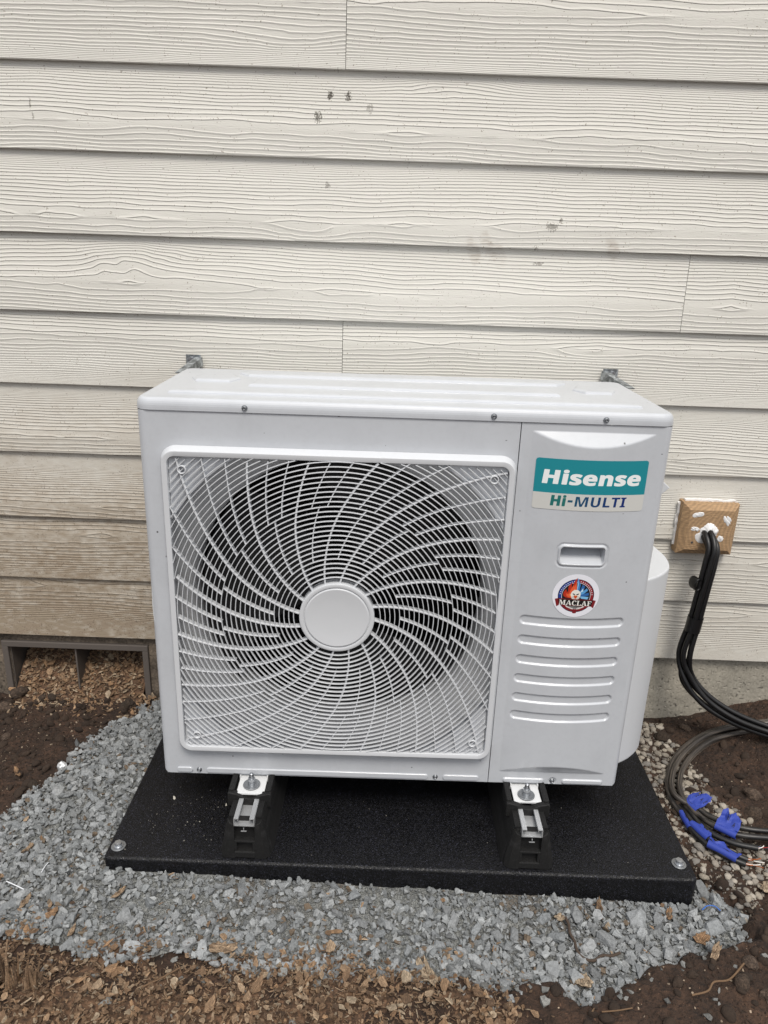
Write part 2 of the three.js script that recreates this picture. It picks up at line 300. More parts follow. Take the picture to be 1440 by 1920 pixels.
for (let i = 0; i < 9; i++) {
  const l = 0.24 + 0.21 * (i / 8), b = rs() * 0.05;
  const c = [l * (0.955 - b * 0.5), l * (0.985), l * (1.0 + b * 0.4)]; STONE.push(c);
  stoneMats.push(new THREE.MeshStandardMaterial({ color: new THREE.Color().setRGB(...c), map: stoneTex, bumpMap: stoneBump, bumpScale: 0.002, roughness: 0.88, flatShading: true }));
}
const soupStone = new THREE.MeshStandardMaterial({ vertexColors: true, map: stoneTex, bumpMap: stoneBump, bumpScale: 0.0012, roughness: 0.9 });
const eul = (r, tilt) => new THREE.Euler((r() - 0.5) * tilt, r() * 6.283, (r() - 0.5) * tilt);
const stuff = (name, soup, mat, parent, label) => { const o = part(name, soup.build(), mat, parent); o.userData.kind = 'stuff'; if (label) o.userData.label = label; return o; };
{
  const gb = bed('gravel_bed', gravelIn, (x, z) => gravelTop(x, z) - 0.004, -1.1, 0.74, -0.02, 0.84, fineMat);
  const r = rng(77), soup = new Soup();
  const coarse = (x, z) => clamp(0.5 + 1.0 * fbm(x * 5, z * 5, 88, 3) + 0.5 * sstep(0.25, 0.6, x) + 0.25 * sstep(0.66, 0.72, z) + 0.25 * sstep(-0.62, -0.72, x)); // where clean coarse stone lies on top of fines
  const pick = () => { for (;;) { const x = -1.05 + r() * 1.78, z = -0.01 + r() * 0.85; if (gravelIn(x, z) > -0.012 && PADOUT(x, z, 0.004)) return [x, z]; } };
  let n = 0;
  const taken = [];
  for (let tries = 0; n < 300 && tries < 40000; tries++) {
    const [x, z] = pick(); if (x < -0.85) continue;
    if (r() > coarse(x, z) * 0.9 + 0.12) continue;
    const s = (0.0085 + 0.008 * r() * r()) * (1 + 0.3 * sstep(0.05, 0.45, x));
    if (taken.some(([a, b, c]) => Math.hypot(a - x, b - z) < (c + s) * 0.95)) continue;
    if (!PADOUT(x, z, s * 0.8)) continue;
    taken.push([x, z, s]); n++;
    const o = part('stone', BIG[Math.floor(r() * BIG.length)], stoneMats[Math.floor(r() * 9)], gb);
    o.position.set(x, gravelTop(x, z) + s * 0.18, z); o.rotation.copy(eul(r, 1.3)); o.scale.setScalar(s);
  }
  for (let i = 0; i < 10500; i++) {
    const [x, z] = pick(); if (r() > coarse(x, z) + 0.25) continue;
    const s = 0.0036 + 0.0072 * r() * r(), c = STONE[Math.floor(r() * 9)], k = 0.85 + 0.3 * r(), brown = r() < 0.04;
    soup.add(MID[Math.floor(r() * MID.length)], M4(x, gravelTop(x, z) + s * (0.05 + 0.3 * r()), z, s, s, s, eul(r, 1.6)), brown ? [0.2, 0.15, 0.105] : [c[0] * k, c[1] * k, c[2] * k * 0.99]);
  }
  for (let i = 0; i < 17000; i++) {
    const [x, z] = pick(), s = 0.0014 + 0.0032 * r() * r(), c = STONE[Math.floor(r() * 9)], k = 0.62 + 0.3 * r();
    soup.add(FINE[Math.floor(r() * FINE.length)], M4(x, gravelTop(x, z) - 0.002 + s * 0.4, z, s, s, s, eul(r, 3)), [c[0] * k, c[1] * k, c[2] * k * 0.97]);
  }
  // stones kicked out onto the soil and mulch
  for (let i = 0; i < 1500; i++) {
    const x = -0.95 + r() * 1.75, z = 0.55 + r() * 0.42, k0 = gravelIn(x, z); if (k0 > 0 || k0 < -0.14 || r() > 0.7 * Math.exp(k0 / 0.04) || !PADOUT(x, z, 0.02)) continue;
    const s = 0.004 + 0.008 * r() * r(), c = STONE[Math.floor(r() * 9)];
    soup.add(MID[Math.floor(r() * MID.length)], M4(x, groundTop(x, z) + s * 0.3, z, s, s, s, eul(r, 1.2)), c.map((q, w) => q * [0.8, 0.77, 0.72][w]));
  }
  stuff('crushed_stone', soup, soupStone, gb);
}
{
  const r = rng(99);
  const tan = [[0.42, 0.37, 0.30], [0.36, 0.32, 0.27], [0.5, 0.45, 0.38], [0.3, 0.265, 0.22], [0.26, 0.24, 0.215]];
  const pm = tan.map((c) => new THREE.MeshStandardMaterial({ color: new THREE.Color().setRGB(...c), map: stoneTex, bumpMap: stoneBump, bumpScale: 0.0008, roughness: 0.85 }));
  const pb = bed('pebble_strip', pebbleIn, (x, z) => soilTop(x, z) + 0.001, 0.58, 0.83, 0.02, 0.61, soilMat);
  const soup = new Soup(), pick = () => { for (;;) { const x = 0.61 + r() * 0.24, z = 0.0 + r() * 0.62; if (pebbleIn(x, z) > -0.015 - 0.03 * r() && PADOUT(x, z, 0.006)) return [x, z]; } };
  let n = 0; const taken = [];
  for (let t = 0; n < 260 && t < 20000; t++) {
    const [x, z] = pick(), s = 0.006 + 0.006 * r() * r();
    if (taken.some(([a, b, c]) => Math.hypot(a - x, b - z) < (c + s) * 0.8)) continue;
    taken.push([x, z, s]); n++;
    const o = part('pebble', ROUND[Math.floor(r() * 8)], pm[Math.floor(r() * 5)], pb); o.position.set(x, soilTop(x, z) + s * 0.35, z); o.rotation.copy(eul(r, 0.7)); o.scale.setScalar(s);
  }
  for (let i = 0; i < 1800; i++) { const [x, z] = pick(), s = 0.0018 + 0.0035 * r() * r(), c = tan[Math.floor(r() * 5)], k = 0.8 + r() * 0.4; soup.add(MID[Math.floor(r() * 10)], M4(x, soilTop(x, z) + s * 0.3, z, s, s, s, eul(r, 2)), c.map((q) => q * k)); }
  stuff('small_pebbles', soup, soupStone, pb);
}
// loose crumbs of soil and grit over the bare ground
{
  const r = rng(123), soup = new Soup();
  for (let i = 0; i < 15000; i++) {
    const right = r() < 0.55, x = right ? 0.3 + r() * 0.95 : -1.2 + r() * 0.62, z = right ? -0.01 + r() * 1.0 : -0.01 + r() * 0.6;
    if (gravelIn(x, z) > 0 || mulchIn(x, z) > 0 || !PADOUT(x, z, 0.01) || (x < PAD.x1 && z < 0.5 && x > PAD.x0)) continue;
    const big = r() < 0.05, s = big ? 0.005 + 0.007 * r() : 0.001 + 0.0035 * r() * r(), light = r() < 0.1, k = 0.7 + 0.6 * r();
    soup.add(big ? ROUND[Math.floor(r() * 8)] : MID[Math.floor(r() * 10)], M4(x, soilTop(x, z) + s * 0.2, z, s, s, s, eul(r, 2)), light && !big ? [0.42 * k, 0.33 * k, 0.24 * k] : [0.047 * k, 0.030 * k, 0.020 * k]);
  }
  tag(stuff('soil_crumbs', soup, new THREE.MeshStandardMaterial({ vertexColors: true, map: stoneTex, roughness: 0.97 }), scene, ''), 'loose dark soil crumbs and grit scattered over the bare earth', 'soil');
}
// bark and wood chips
const chipTex = texture(256, 256, (i, j) => { const v = 0.78 + 0.2 * vnoise(i / 40, j / 2.2, 3) + 0.12 * vnoise(i / 12, j / 1.1, 4) + 0.1 * fbm(i / 20, j / 20, 5, 3); return [v, v * 0.97, v * 0.93]; }, { srgb: true });
const chipBump = texture(256, 256, (i, j) => 0.5 + 0.35 * vnoise(i / 40, j / 2.2, 3) + 0.2 * vnoise(i / 12, j / 1.1, 4), { float: true });
chipTex.repeat.set(18, 18); chipBump.repeat.set(18, 18);
function chipGeo(r, len, wid, th) {
  const n = 7 + Math.floor(r() * 3), top = [], bot = [];
  for (let i = 0; i < n; i++) { const a = (i + 0.6 * r()) / n * 6.283, q = 0.62 + 0.42 * r(), x = Math.cos(a) * len * q, z = Math.sin(a) * wid * q, bow = 0.35 * th * (x / len) ** 2; top.push([x, th * (0.5 + 0.35 * r()) + bow, z]); bot.push([x * 0.94, -th * 0.5 + bow, z * 0.94]); }
  const pos = [], tri = (a, b, c) => pos.push(...a, ...b, ...c), ct = [0, th * 0.9, 0], cb = [0, -th * 0.4, 0];
  for (let i = 0; i < n; i++) { const j = (i + 1) % n; tri(ct, top[j], top[i]); tri(cb, bot[i], bot[j]); tri(top[i], top[j], bot[j]); tri(top[i], bot[j], bot[i]); }
  const g = new THREE.BufferGeometry(); g.setAttribute('position', new THREE.BufferAttribute(new Float32Array(pos), 3)); g.computeVertexNormals(); return boxUV(g, 0.012);
}
const rc = rng(31), CHIP = [], SLIVER = [];
for (let i = 0; i < 4; i++) CHIP.push(chipGeo(rc, 1.2 + rc() * 0.5, 0.7 + rc() * 0.35, 0.24));
for (let i = 0; i < 8; i++) CHIP.push(hull(rc, 7 + i % 3, 1.25 + rc() * 0.7, 0.16 + rc() * 0.12, 0.45 + rc() * 0.4));
for (let i = 0; i < 6; i++) SLIVER.push(hull(rc, 7, 2.6, 0.22, 0.3));
const CHIPC = [[0.56, 0.40, 0.27], [0.66, 0.51, 0.37], [0.40, 0.27, 0.175], [0.72, 0.60, 0.46], [0.27, 0.18, 0.118], [0.50, 0.345, 0.225], [0.17, 0.112, 0.075], [0.55, 0.36, 0.22]];
const chipMats = CHIPC.map((c) => new THREE.MeshStandardMaterial({ color: new THREE.Color().setRGB(...c), map: chipTex, bumpMap: chipBump, bumpScale: 0.002, roughness: 0.9, flatShading: true }));
const chipSoup = new THREE.MeshStandardMaterial({ vertexColors: true, map: chipTex, bumpMap: chipBump, bumpScale: 0.0015, roughness: 0.92 });
const mulchTop = (x, z) => groundTop(x, z) + 0.004 + 0.007 * fbm(x * 16, z * 16, 133, 3);
{
  const mc = texture(512, 512, (i, j) => { const v = 0.31 + 0.2 * fbm(i / 8, j / 8, 3, 5); return [v * 1.12, v * 0.86, v * 0.66]; }, { srgb: true });
  mc.repeat.set(3, 3);
  const mb = bed('mulch_bed', mulchIn, (x, z) => mulchTop(x, z) - 0.004, -1.2, 0.32, 0.66, 1.16, new THREE.MeshStandardMaterial({ map: mc, bumpMap: soilB, bumpScale: 0.006, roughness: 0.97 }));
  const r = rng(41), soup = new Soup(), pick = () => { for (;;) { const x = -1.15 + r() * 1.6, z = 0.68 + r() * 0.42, k = mulchIn(x, z); if (k > 0 || r() < 0.22 * Math.exp(k / 0.035)) return [x, z]; } };
  const colour = () => { const c = CHIPC[[0, 1, 2, 3, 4, 5, 0, 7, 2, 6][Math.floor(r() * 10)]], k = 0.75 + 0.6 * r(); return c.map((q) => q * k); };
  for (let n = 0; n < 300;) {
    const [x, z] = pick(); if (x < -0.75 || z > 0.93) continue; n++;
    const s = 0.005 + 0.009 * r() * r(), o = part('wood_chip', CHIP[Math.floor(r() * 12)], chipMats[[0, 1, 3, 5, 7, 4, 2, 2][Math.floor(r() * 8)]], mb);
    o.position.set(x, mulchTop(x, z) + 0.004 + 0.003 * r(), z); o.rotation.copy(eul(r, 1.3)); o.scale.setScalar(s);
  }
  for (let i = 0; i < 17000; i++) { const [x, z] = pick(), s = 0.0015 + 0.0062 * r() * r(); soup.add(CHIP[Math.floor(r() * 12)], M4(x, mulchTop(x, z) + 0.006 * r(), z, s, s, s, eul(r, 1.8)), colour()); }
  for (let i = 0; i < 5000; i++) { const [x, z] = pick(), s = 0.0016 + 0.0035 * r() * r(); soup.add(SLIVER[Math.floor(r() * 6)], M4(x, mulchTop(x, z) + 0.006 * r(), z, s, s, s, eul(r, 0.9)), colour()); }
  for (let i = 0; i < 330; i++) { const x = -1.0 + r() * 1.65, z = 0.45 + r() * 0.36, k = gravelIn(x, z); if (k < 0.004 || !PADOUT(x, z, 0.01) || r() > 0.25 + 0.75 * Math.exp(-k / 0.05)) continue; const s = 0.003 + 0.006 * r() * r(); soup.add(CHIP[Math.floor(r() * 12)], M4(x, gravelTop(x, z) + 0.006, z, s, s, s, eul(r, 1.2)), colour()); }
  stuff('small_chips', soup, chipSoup, mb);
  // the heap that fills the vent and spills out of it
  const soup2 = new Soup(), heap = (x, z) => lerp(0.028, 0.168, sstep(0.06, -0.17, z)) + 0.012 * fbm(x * 14, z * 14, 144, 3);
  const hb = part('bark_heap', sheet(70, 50, (i, j) => { const x = -1.016 + i / 70 * 0.348, z = 0.05 - j / 50 * 0.3; return [x, heap(x, z) - 0.012 - 0.03 * sstep(0.0, 0.05, z), z, x, z]; }), new THREE.MeshStandardMaterial({ map: mc, bumpMap: soilB, bumpScale: 0.006, roughness: 0.97 }), scene);
  tag(hb, 'heap of pale bark chips spilling out of the crawl-space vent', 'bark');
  let big = 0;
  for (let i = 0; i < 3800; i++) {
    const z = 0.07 - 0.3 * r(), x = z < -0.01 ? -1.012 + r() * 0.34 : -1.03 + r() * 0.40; if (z > 0.0 && r() > Math.exp(-z / 0.03)) continue;
    const s = 0.0025 + 0.0085 * r() * r(), y = z > 0.0 ? Math.max(soilTop(x, z), heap(x, z) - 0.012 - 0.03 * sstep(0, 0.05, z)) : heap(x, z) - 0.008;
    if (s > 0.0074 && big < 110 && z > -0.16) { big++; const o = part('bark_chip', CHIP[Math.floor(r() * 12)], chipMats[[0, 1, 3, 7, 5][Math.floor(r() * 5)]], hb); o.position.set(x, y + 0.004, z); o.rotation.copy(eul(r, 1.5)); o.scale.setScalar(s); continue; }
    const c = CHIPC[[0, 1, 3, 7, 5, 2][Math.floor(r() * 6)]], k = 0.9 + 0.5 * r(); soup2.add(CHIP[Math.floor(r() * 12)], M4(x, y + 0.003 * r(), z, s, s, s, eul(r, 1.8)), c.map((q) => q * k));
  }
  stuff('bark_crumbs', soup2, chipSoup, hb);
}

// ---------------------------------------------------------------- equipment pad
{
  const w = PAD.x1 - PAD.x0, dz = PAD.z1 - PAD.z0, b = 0.0065;
  const sh = rrShape(-w / 2 + b, w / 2 - b, -dz / 2 + b, dz / 2 - b, 0.006);
  const g = new THREE.ExtrudeGeometry(sh, { depth: PAD.y + 0.01 - b * 2, bevelEnabled: true, bevelSize: b, bevelThickness: b, bevelSegments: 5, curveSegments: 6 });
  g.rotateX(-Math.PI / 2).translate(0, b - 0.01, 0);
  const pc = texture(1024, 1024, (i, j) => { const n = vnoise(i / 2.6, j / 2.6, 3), m = vnoise(i / 2.2, j / 2.2, 4), s = m > 0.48 ? 0.19 * (0.3 + 0.7 * h2(i >> 2, j >> 2, 5)) : 0; const d = 0.02 * fbm(i / 130, j / 130, 9, 4); const v = 0.042 + 0.022 * n + s + d; return [v * 0.98, v, v * 1.2]; }, { srgb: true });
  const pb = texture(1024, 1024, (i, j) => 0.5 + 0.3 * vnoise(i / 2.6, j / 2.6, 3) + 0.3 * vnoise(i / 2.2, j / 2.2, 4), { float: true });
  const pr = texture(512, 512, (i, j) => 0.5 + 0.25 * vnoise(i / 2, j / 2, 8));
  for (const t of [pc, pb, pr]) t.repeat.set(1.9, 1.9);
  boxUV(g);
  const t = thing('equipment_pad', 'black textured composite pad on gravel carrying the white unit', 'equipment pad', [(PAD.x0 + PAD.x1) / 2, 0, (PAD.z0 + PAD.z1) / 2]);
  part('slab', g, new THREE.MeshPhysicalMaterial({ map: pc, bumpMap: pb, bumpScale: 0.0009, roughnessMap: pr, roughness: 1, specularIntensity: 0.7 }), t);
}
const zinc = new THREE.MeshStandardMaterial({ color: 0xb9bcc0, metalness: 0.9, roughness: 0.32 });
const zincDull = new THREE.MeshStandardMaterial({ color: 0x9a9da0, metalness: 0.85, roughness: 0.45 });
const hex = (r, h, y = 0) => new THREE.CylinderGeometry(r, r, h, 6).translate(0, y + h / 2, 0);
const disc = (r, h, y = 0) => new THREE.LatheGeometry([[0.0001, 0], [r, 0], [r, h * 0.7], [r * 0.96, h], [0.0001, h]].map(([a, b2]) => new THREE.Vector2(a, b2 + y)), 28);
function padBolt(x, z, label) {
  const t = thing('anchor_bolt', label, 'bolt', [x, PAD.y, z], 'bolts in the front corners of the pad');
  part('washer', disc(0.0145, 0.002), zincDull, t);
  part('bolt_head', merge([disc(0.0095, 0.0025, 0.002), hex(0.0075, 0.006, 0.0045), disc(0.0045, 0.0006, 0.0105)]), zinc, t);
}
padBolt(-0.535, 0.549, 'zinc hex bolt and washer in the front left corner of the black pad');
padBolt(0.601, 0.539, 'zinc hex bolt and washer in the front right corner of the black pad');

// ---------------------------------------------------------------- the outdoor unit
const YB = 0.165, YL = 0.9387, YT = 0.9600, DEP = 0.3545, HW = 0.475, SEAM = 0.2045;
const unit = thing('heat_pump_unit', 'large white outdoor heat pump unit with a round-patterned fan grille', 'heat pump', [0.0109, YB, 0.45]);
unit.rotation.y = 0.0107;
const up = (g) => g.translate(0, -YB, 0);       // shapes below are written with heights above the ground datum
const paintB = texture(512, 512, (i, j) => 0.5 + 0.25 * fbm(i / 40, j / 40, 4, 4) + 0.2 * vnoise(i / 3, j / 3, 6), { float: true }); paintB.repeat.set(6, 6);
const specks = (() => { const r = rng(61), L = []; for (let i = 0; i < 46; i++) L.push([r() * 1024, r() * 1024, 0.8 + 1.1 * r(), 0.3 + 0.5 * r()]); const grid = new Float32Array(1024 * 1024).fill(1); for (const [x, y, q, a] of L) for (let j = -3; j <= 3; j++) for (let i = -3; i <= 3; i++) if (Math.hypot(i, j * 1.3) < q) grid[((Math.floor(y) + j + 1024) % 1024) * 1024 + (Math.floor(x) + i + 1024) % 1024] = 1 - a; return texture(1024, 1024, (x, y) => { const m = 1 - 0.035 * Math.max(0, fbm(x / 55, y / 80, 19, 5)) - 0.02 * Math.max(0, fbm(x / 7, y / 7, 21, 3)), v = grid[y * 1024 + x] * m; return [v, v, v]; }, { srgb: true }); })();
const paint = new THREE.MeshPhysicalMaterial({ map: specks, color: new THREE.Color().setRGB(0.55, 0.572, 0.607), roughness: 0.38, bumpMap: paintB, bumpScale: 0.00012, clearcoat: 0.45, clearcoatRoughness: 0.1 });
const plastic = new THREE.MeshStandardMaterial({ color: new THREE.Color().setRGB(0.62, 0.638, 0.665), roughness: 0.4 });
const dark = new THREE.MeshStandardMaterial({ color: 0x0d0d0e, roughness: 0.6 });
const R1 = 0.014;
// plan of a wrapped front corner: u from 0 (tangent on the front) round the corner and back along the side
function wrapStrip(side, y0, y1, back) {
  const pts = []; for (let i = 0; i <= 8; i++) { const a = i / 8 * Math.PI / 2; pts.push([side * (HW - R1 + R1 * Math.sin(a)), -R1 + R1 * Math.cos(a), 0.009 * (1 - Math.cos(a))]); }
  for (const z of [-0.05, -0.15, back]) pts.push([side * HW, z, 0.009]);
  if (side < 0) pts.reverse();
  return sheet(pts.length - 1, 2, (i, j) => { const [x, z, lift] = pts[i]; return [x, j === 0 ? y0 + lift : j === 1 ? y0 + 0.012 : y1, z, x, j]; });
}
{
  // fan-side front panel with its opening
  const y0 = 0.1702, y1 = YL - 0.001, cx = -0.115, cy = 0.557, R = 0.352, q = 0.311;
  const s = new THREE.Shape(); s.moveTo(-HW + R1, y0); s.lineTo(SEAM - 0.0008, y0); s.lineTo(SEAM - 0.0008, y1); s.lineTo(-HW + R1, y1); s.closePath();
  const hole = new THREE.Path(), a0 = Math.acos(q / R);
  for (let k = 0; k < 4; k++) { const c = k * Math.PI / 2 + Math.PI / 4, w = Math.PI / 4 - a0; for (let i = 0; i <= 8; i++) { const a = c - w + 2 * w * i / 8, px = cx + R * Math.cos(a), py = cy + R * Math.sin(a); if (k || i) hole.lineTo(px, py); else hole.moveTo(px, py); } }
  hole.closePath(); s.holes.push(hole);
  const flat = new THREE.ExtrudeGeometry(s, { depth: 0.0012, bevelEnabled: false }).translate(0, 0, -0.0012);
  const fp = part('front_panel', up(merge([flat, wrapStrip(-1, y0, y1, -DEP)])), paint, unit);
  const bar = (x0, x1, y, nm = 'embossed_bar') => { const g = new THREE.ExtrudeGeometry(rrShape(x0 + 0.002, x1 - 0.002, y - 0.0042, y + 0.0042, 0.0035), { depth: 0.0006, bevelEnabled: true, bevelSize: 0.002, bevelThickness: 0.002, bevelSegments: 3, curveSegments: 6 }).translate(0, 0, 0.0003); return part(nm, up(g), paint, fp); };
  bar(-0.4456, -0.4132, 0.1795); bar(-0.3843, 0.078, 0.1795); bar(0.1091, 0.1842, 0.1795);
}
const zBulge = (x, y) => {
  const xc = 0.3352, hw = 0.1095, b = 0.015 * Math.max(0, 1 - ((x - xc) / hw) ** 2), t = Math.max(0, Math.min((0.9235 - y) * 0.6, (y - 0.1985) * 0.6));
  const k = 0.0012, m = Math.max(k - Math.abs(b - t), 0) / k; return Math.max(0, Math.min(b, t) - m * m * k * 0.25);
};
const sdrr = (x, y, cx, cy, hx, hy, r) => { const a = Math.abs(x - cx) - hx + r, b = Math.abs(y - cy) - hy + r; return Math.hypot(Math.max(a, 0), Math.max(b, 0)) + Math.min(Math.max(a, b), 0) - r; };
const LOUV = [0.5544, 0.5118, 0.4685, 0.4257, 0.3824, 0.3410];
const zPanel = (x, y) => {
  let z = zBulge(x, y);
  for (const ly of LOUV) { if (Math.abs(y - ly) < 0.02) { const d = sdrr(x, y, 0.3357, ly, 0.1, 0.0098, 0.0096); z -= 0.0034 * sstep(0.0006, -0.0030, d); } }
  for (const [a, b] of [[0.2347, 0.3209], [0.358, 0.4435]]) if (y < 0.19) { const d = sdrr(x, y, (a + b) / 2, 0.1775, (b - a) / 2, 0.0062, 0.005); z += 0.0028 * sstep(0.0004, -0.0028, d); }
  if (y < 0.2) z -= 0.002 * sstep(0.0095, 0.006, Math.hypot(x - 0.3389, y - 0.1775));
  return z;
};
const HX0 = 0.2865, HX1 = 0.3865, HY0 = 0.6625, HY1 = 0.7265;
{
  const x0 = SEAM + 0.0008, x1 = HW - R1, y0 = 0.1702, y1 = YL - 0.001, nx = 170, ny = 800;
  // grid lines with the handle's cut-out on them
  const split = (a, b, c, d, n) => { const r = []; const f = (u, v, m) => { for (let i = 0; i < m; i++) r.push(u + (v - u) * i / m); }; const L = d - a; f(a, b, Math.round(n * (b - a) / L)); f(b, c, Math.round(n * (c - b) / L)); const m = Math.round(n * (d - c) / L); f(c, d, m); r.push(d); return r; };
  const xs = split(x0, HX0, HX1, x1, nx), ys = split(y0, HY0, HY1, y1, ny);
  const g = sheet(xs.length - 1, ys.length - 1, (i, j) => [xs[i], ys[j], zPanel(xs[i], ys[j]), xs[i], ys[j]], (i, j) => { const x = (xs[i] + xs[i + 1]) / 2, y = (ys[j] + ys[j + 1]) / 2; return x > HX0 && x < HX1 && y > HY0 && y < HY1; });
  const sp = part('service_panel', up(merge([g, wrapStrip(1, y0, y1, -DEP), box(0.0012, y1 - y0, 0.02, x0 + 0.0006, (y0 + y1) / 2, -0.0102)])), paint, unit);
  const hx = HX1 - HX0, hy = HY1 - HY0, n = 150, m = 96;
  const hg = sheet(n, m, (i, j) => {
    const x = HX0 + hx * i / n, y = HY0 + hy * j / m; let z = zPanel(x, y); const d = sdrr(x, y, 0.337, 0.6938, 0.0405, 0.0162, 0.006), dd = d - 0.0055;
    z += -0.0016 * sstep(0.0085, 0.004, dd + 0.004) + 0.0034 * sstep(0.0052, 0.0030, d);
    const f = clamp((y - 0.6785) / 0.020); z -= (0.003 + 0.031 * f) * sstep(0.0003, -0.0010, d);
    return [x, y, z, x, y];
  });
  part('pull_handle', up(hg), paint, sp);
  // name plate and installer's sticker follow the bulge of the panel
  const cv = document.createElement('canvas'); cv.width = 1024; cv.height = 480; const c = cv.getContext('2d');
  c.fillStyle = '#cfcfcb'; c.fillRect(0, 0, 1024, 480); c.fillStyle = '#1f8a96'; c.fillRect(0, 0, 1024, 322);
  const word = (s, x, y, w, hgt, font, fill, skew) => { c.save(); c.font = font; const mt = c.measureText(s); c.translate(x, y); c.transform(w / mt.width, 0, skew, hgt, 0, 0); c.fillStyle = fill; c.fillText(s, 0, 0); c.restore(); };
  c.lineJoin = 'round';
  c.save(); c.font = 'bold 150px sans-serif'; let mw = c.measureText('Hisense').width; c.translate(52, 232); c.transform(915 / mw, 0, -0.11, 1.16, 0, 0); c.fillStyle = '#f2f5f5'; c.strokeStyle = '#f2f5f5'; c.lineWidth = 7; c.fillText('Hisense', 0, 0); c.strokeText('Hisense', 0, 0); c.restore();
  const gr = c.createLinearGradient(140, 0, 880, 0); gr.addColorStop(0, '#24706c'); gr.addColorStop(0.45, '#1f4f6e'); gr.addColorStop(1, '#17306f');
  c.save(); c.font = 'bold 100px sans-serif'; mw = c.measureText('Hi').width; c.translate(150, 440); c.transform(150 / mw, 0, -0.1, 1.33, 0, 0); c.fillStyle = gr; c.strokeStyle = '#24706c'; c.lineWidth = 5; c.fillText('Hi', 0, 0); c.strokeText('Hi', 0, 0); c.restore();
  c.save(); c.translate(306, 440); c.transform(1, 0, -0.1, 1, 0, 0); c.fillStyle = '#1f566f'; c.fillRect(4, -58, 44, 21); c.restore();
  c.save(); c.font = 'bold 100px sans-serif'; mw = c.measureText('MULTI').width; c.translate(364, 440); c.transform(490 / mw, 0, -0.1, 1.33, 0, 0); const g2 = c.createLinearGradient(0, 0, mw, 0); g2.addColorStop(0, '#1f516e'); g2.addColorStop(1, '#152c70'); c.fillStyle = g2; c.fillText('MULTI', 0, 0); c.restore();
  const lt = new THREE.CanvasTexture(cv); lt.colorSpace = THREE.SRGBColorSpace;
  const LX0 = 0.2358, LX1 = 0.4379, LY0 = 0.7816, LY1 = 0.8763;
  // plates get rounded corners by pulling the rim of the grid in
  const plate = (nx2, ny2, xy, lift) => { const top = sheet(nx2, ny2, (i, j) => { const [x, y, u, v] = xy(i / nx2, j / ny2); return [x, y, zPanel(x, y) + lift, u, v]; }); return top; };
  const round = (u, v) => { const w = LX1 - LX0, h = LY1 - LY0, r = 0.005; let x = u * w, y = v * h; const inset = (d) => (d < r ? r - Math.sqrt(r * r - (r - d) * (r - d)) : 0); const dy = Math.min(y, h - y), ins = inset(dy); x = clamp(x, ins, w - ins); return [LX0 + x, LY0 + y, x / w, y / h]; };
  part('name_plate', up(plate(60, 60, (u, v) => round(u, v < 0.5 ? 0.5 - 0.5 * Math.pow(1 - 2 * v, 0.6) * 1 : 0.5 + 0.5 * Math.pow(2 * v - 1, 0.6)), 0.0007)), new THREE.MeshPhysicalMaterial({ map: lt, roughness: 0.35, clearcoat: 0.3 }), unit);
  const sc = document.createElement('canvas'); sc.width = sc.height = 768; const k = sc.getContext('2d'); k.translate(384, 384); k.scale(3.84, 3.84);
  k.fillStyle = '#e9eaf2'; k.fillRect(-100, -100, 200, 200);
  const arc = (r0, fill, a = 0, b = 6.2832) => { k.beginPath(); k.moveTo(0, 0); k.arc(0, 0, r0, a, b); k.closePath(); k.fillStyle = fill; k.fill(); };
  arc(77, '#20233a'); arc(74, '#8e1f25', -Math.PI / 2, 0.3); arc(74, '#1f3f8f', Math.PI - 0.3, Math.PI * 1.5); arc(74, '#7a1c22', 0.3, Math.PI - 0.3); arc(62, '#d9dbe2'); arc(60, '#17181f');
  k.fillStyle = '#e8e8ee'; for (let i = 0; i < 22; i++) { const a = Math.PI + 0.1 + i / 21 * (Math.PI - 0.2); k.beginPath(); k.arc(Math.cos(a) * 68, Math.sin(a) * 68, 2.1, 0, 7); k.fill(); }
  const flame = (pts, fill) => { k.beginPath(); k.moveTo(...pts[0]); for (let i = 1; i < pts.length; i += 2) k.quadraticCurveTo(...pts[i], ...pts[(i + 1) % pts.length]); k.closePath(); k.fillStyle = fill; k.fill(); };
  flame([[-3, 10], [-60, 18], [-55, -12], [-52, -22], [-44, -30], [-42, -12], [-36, -20], [-40, -48], [-22, -62], [-26, -44], [-20, -36], [-16, -70], [-2, -84], [-6, -60], [0, -40]], '#b8331f');
  flame([[-3, 8], [-46, 14], [-42, -10], [-30, -2], [-28, -22], [-20, -44], [-14, -50], [-14, -30], [-4, -66], [-1, -40], [0, -20]], '#e2603a');
  flame([[-4, 5], [-30, 8], [-28, -8], [-16, -4], [-10, -34], [-6, -20], [0, -10]], '#f0a05a');
  const shard = (pts, fill) => { k.beginPath(); pts.forEach((p, i) => (i ? k.lineTo(...p) : k.moveTo(...p))); k.closePath(); k.fillStyle = fill; k.fill(); };
  shard([[0, -84], [14, -52], [10, -10], [0, 0]], '#3f7fc0'); shard([[0, -84], [5, -50], [2, -10]], '#a9d3ee'); shard([[10, -8], [22, -52], [34, -44], [24, -14]], '#2f66a8'); shard([[14, -10], [42, -36], [48, -26], [26, -4]], '#5b9fd6'); shard([[14, -4], [52, -16], [54, -4], [26, 6]], '#2f66a8'); shard([[16, 2], [54, 4], [50, 16], [22, 12]], '#7fbbe4'); shard([[12, -12], [26, -36], [28, -22]], '#bfe0f3');
  k.fillStyle = '#e9e6df'; k.beginPath(); k.ellipse(-2, -6, 21, 22, 0, 0, 7); k.fill(); k.fillStyle = '#cfccc6'; k.beginPath(); k.ellipse(-2, 8, 18, 10, 0, 0, 7); k.fill();
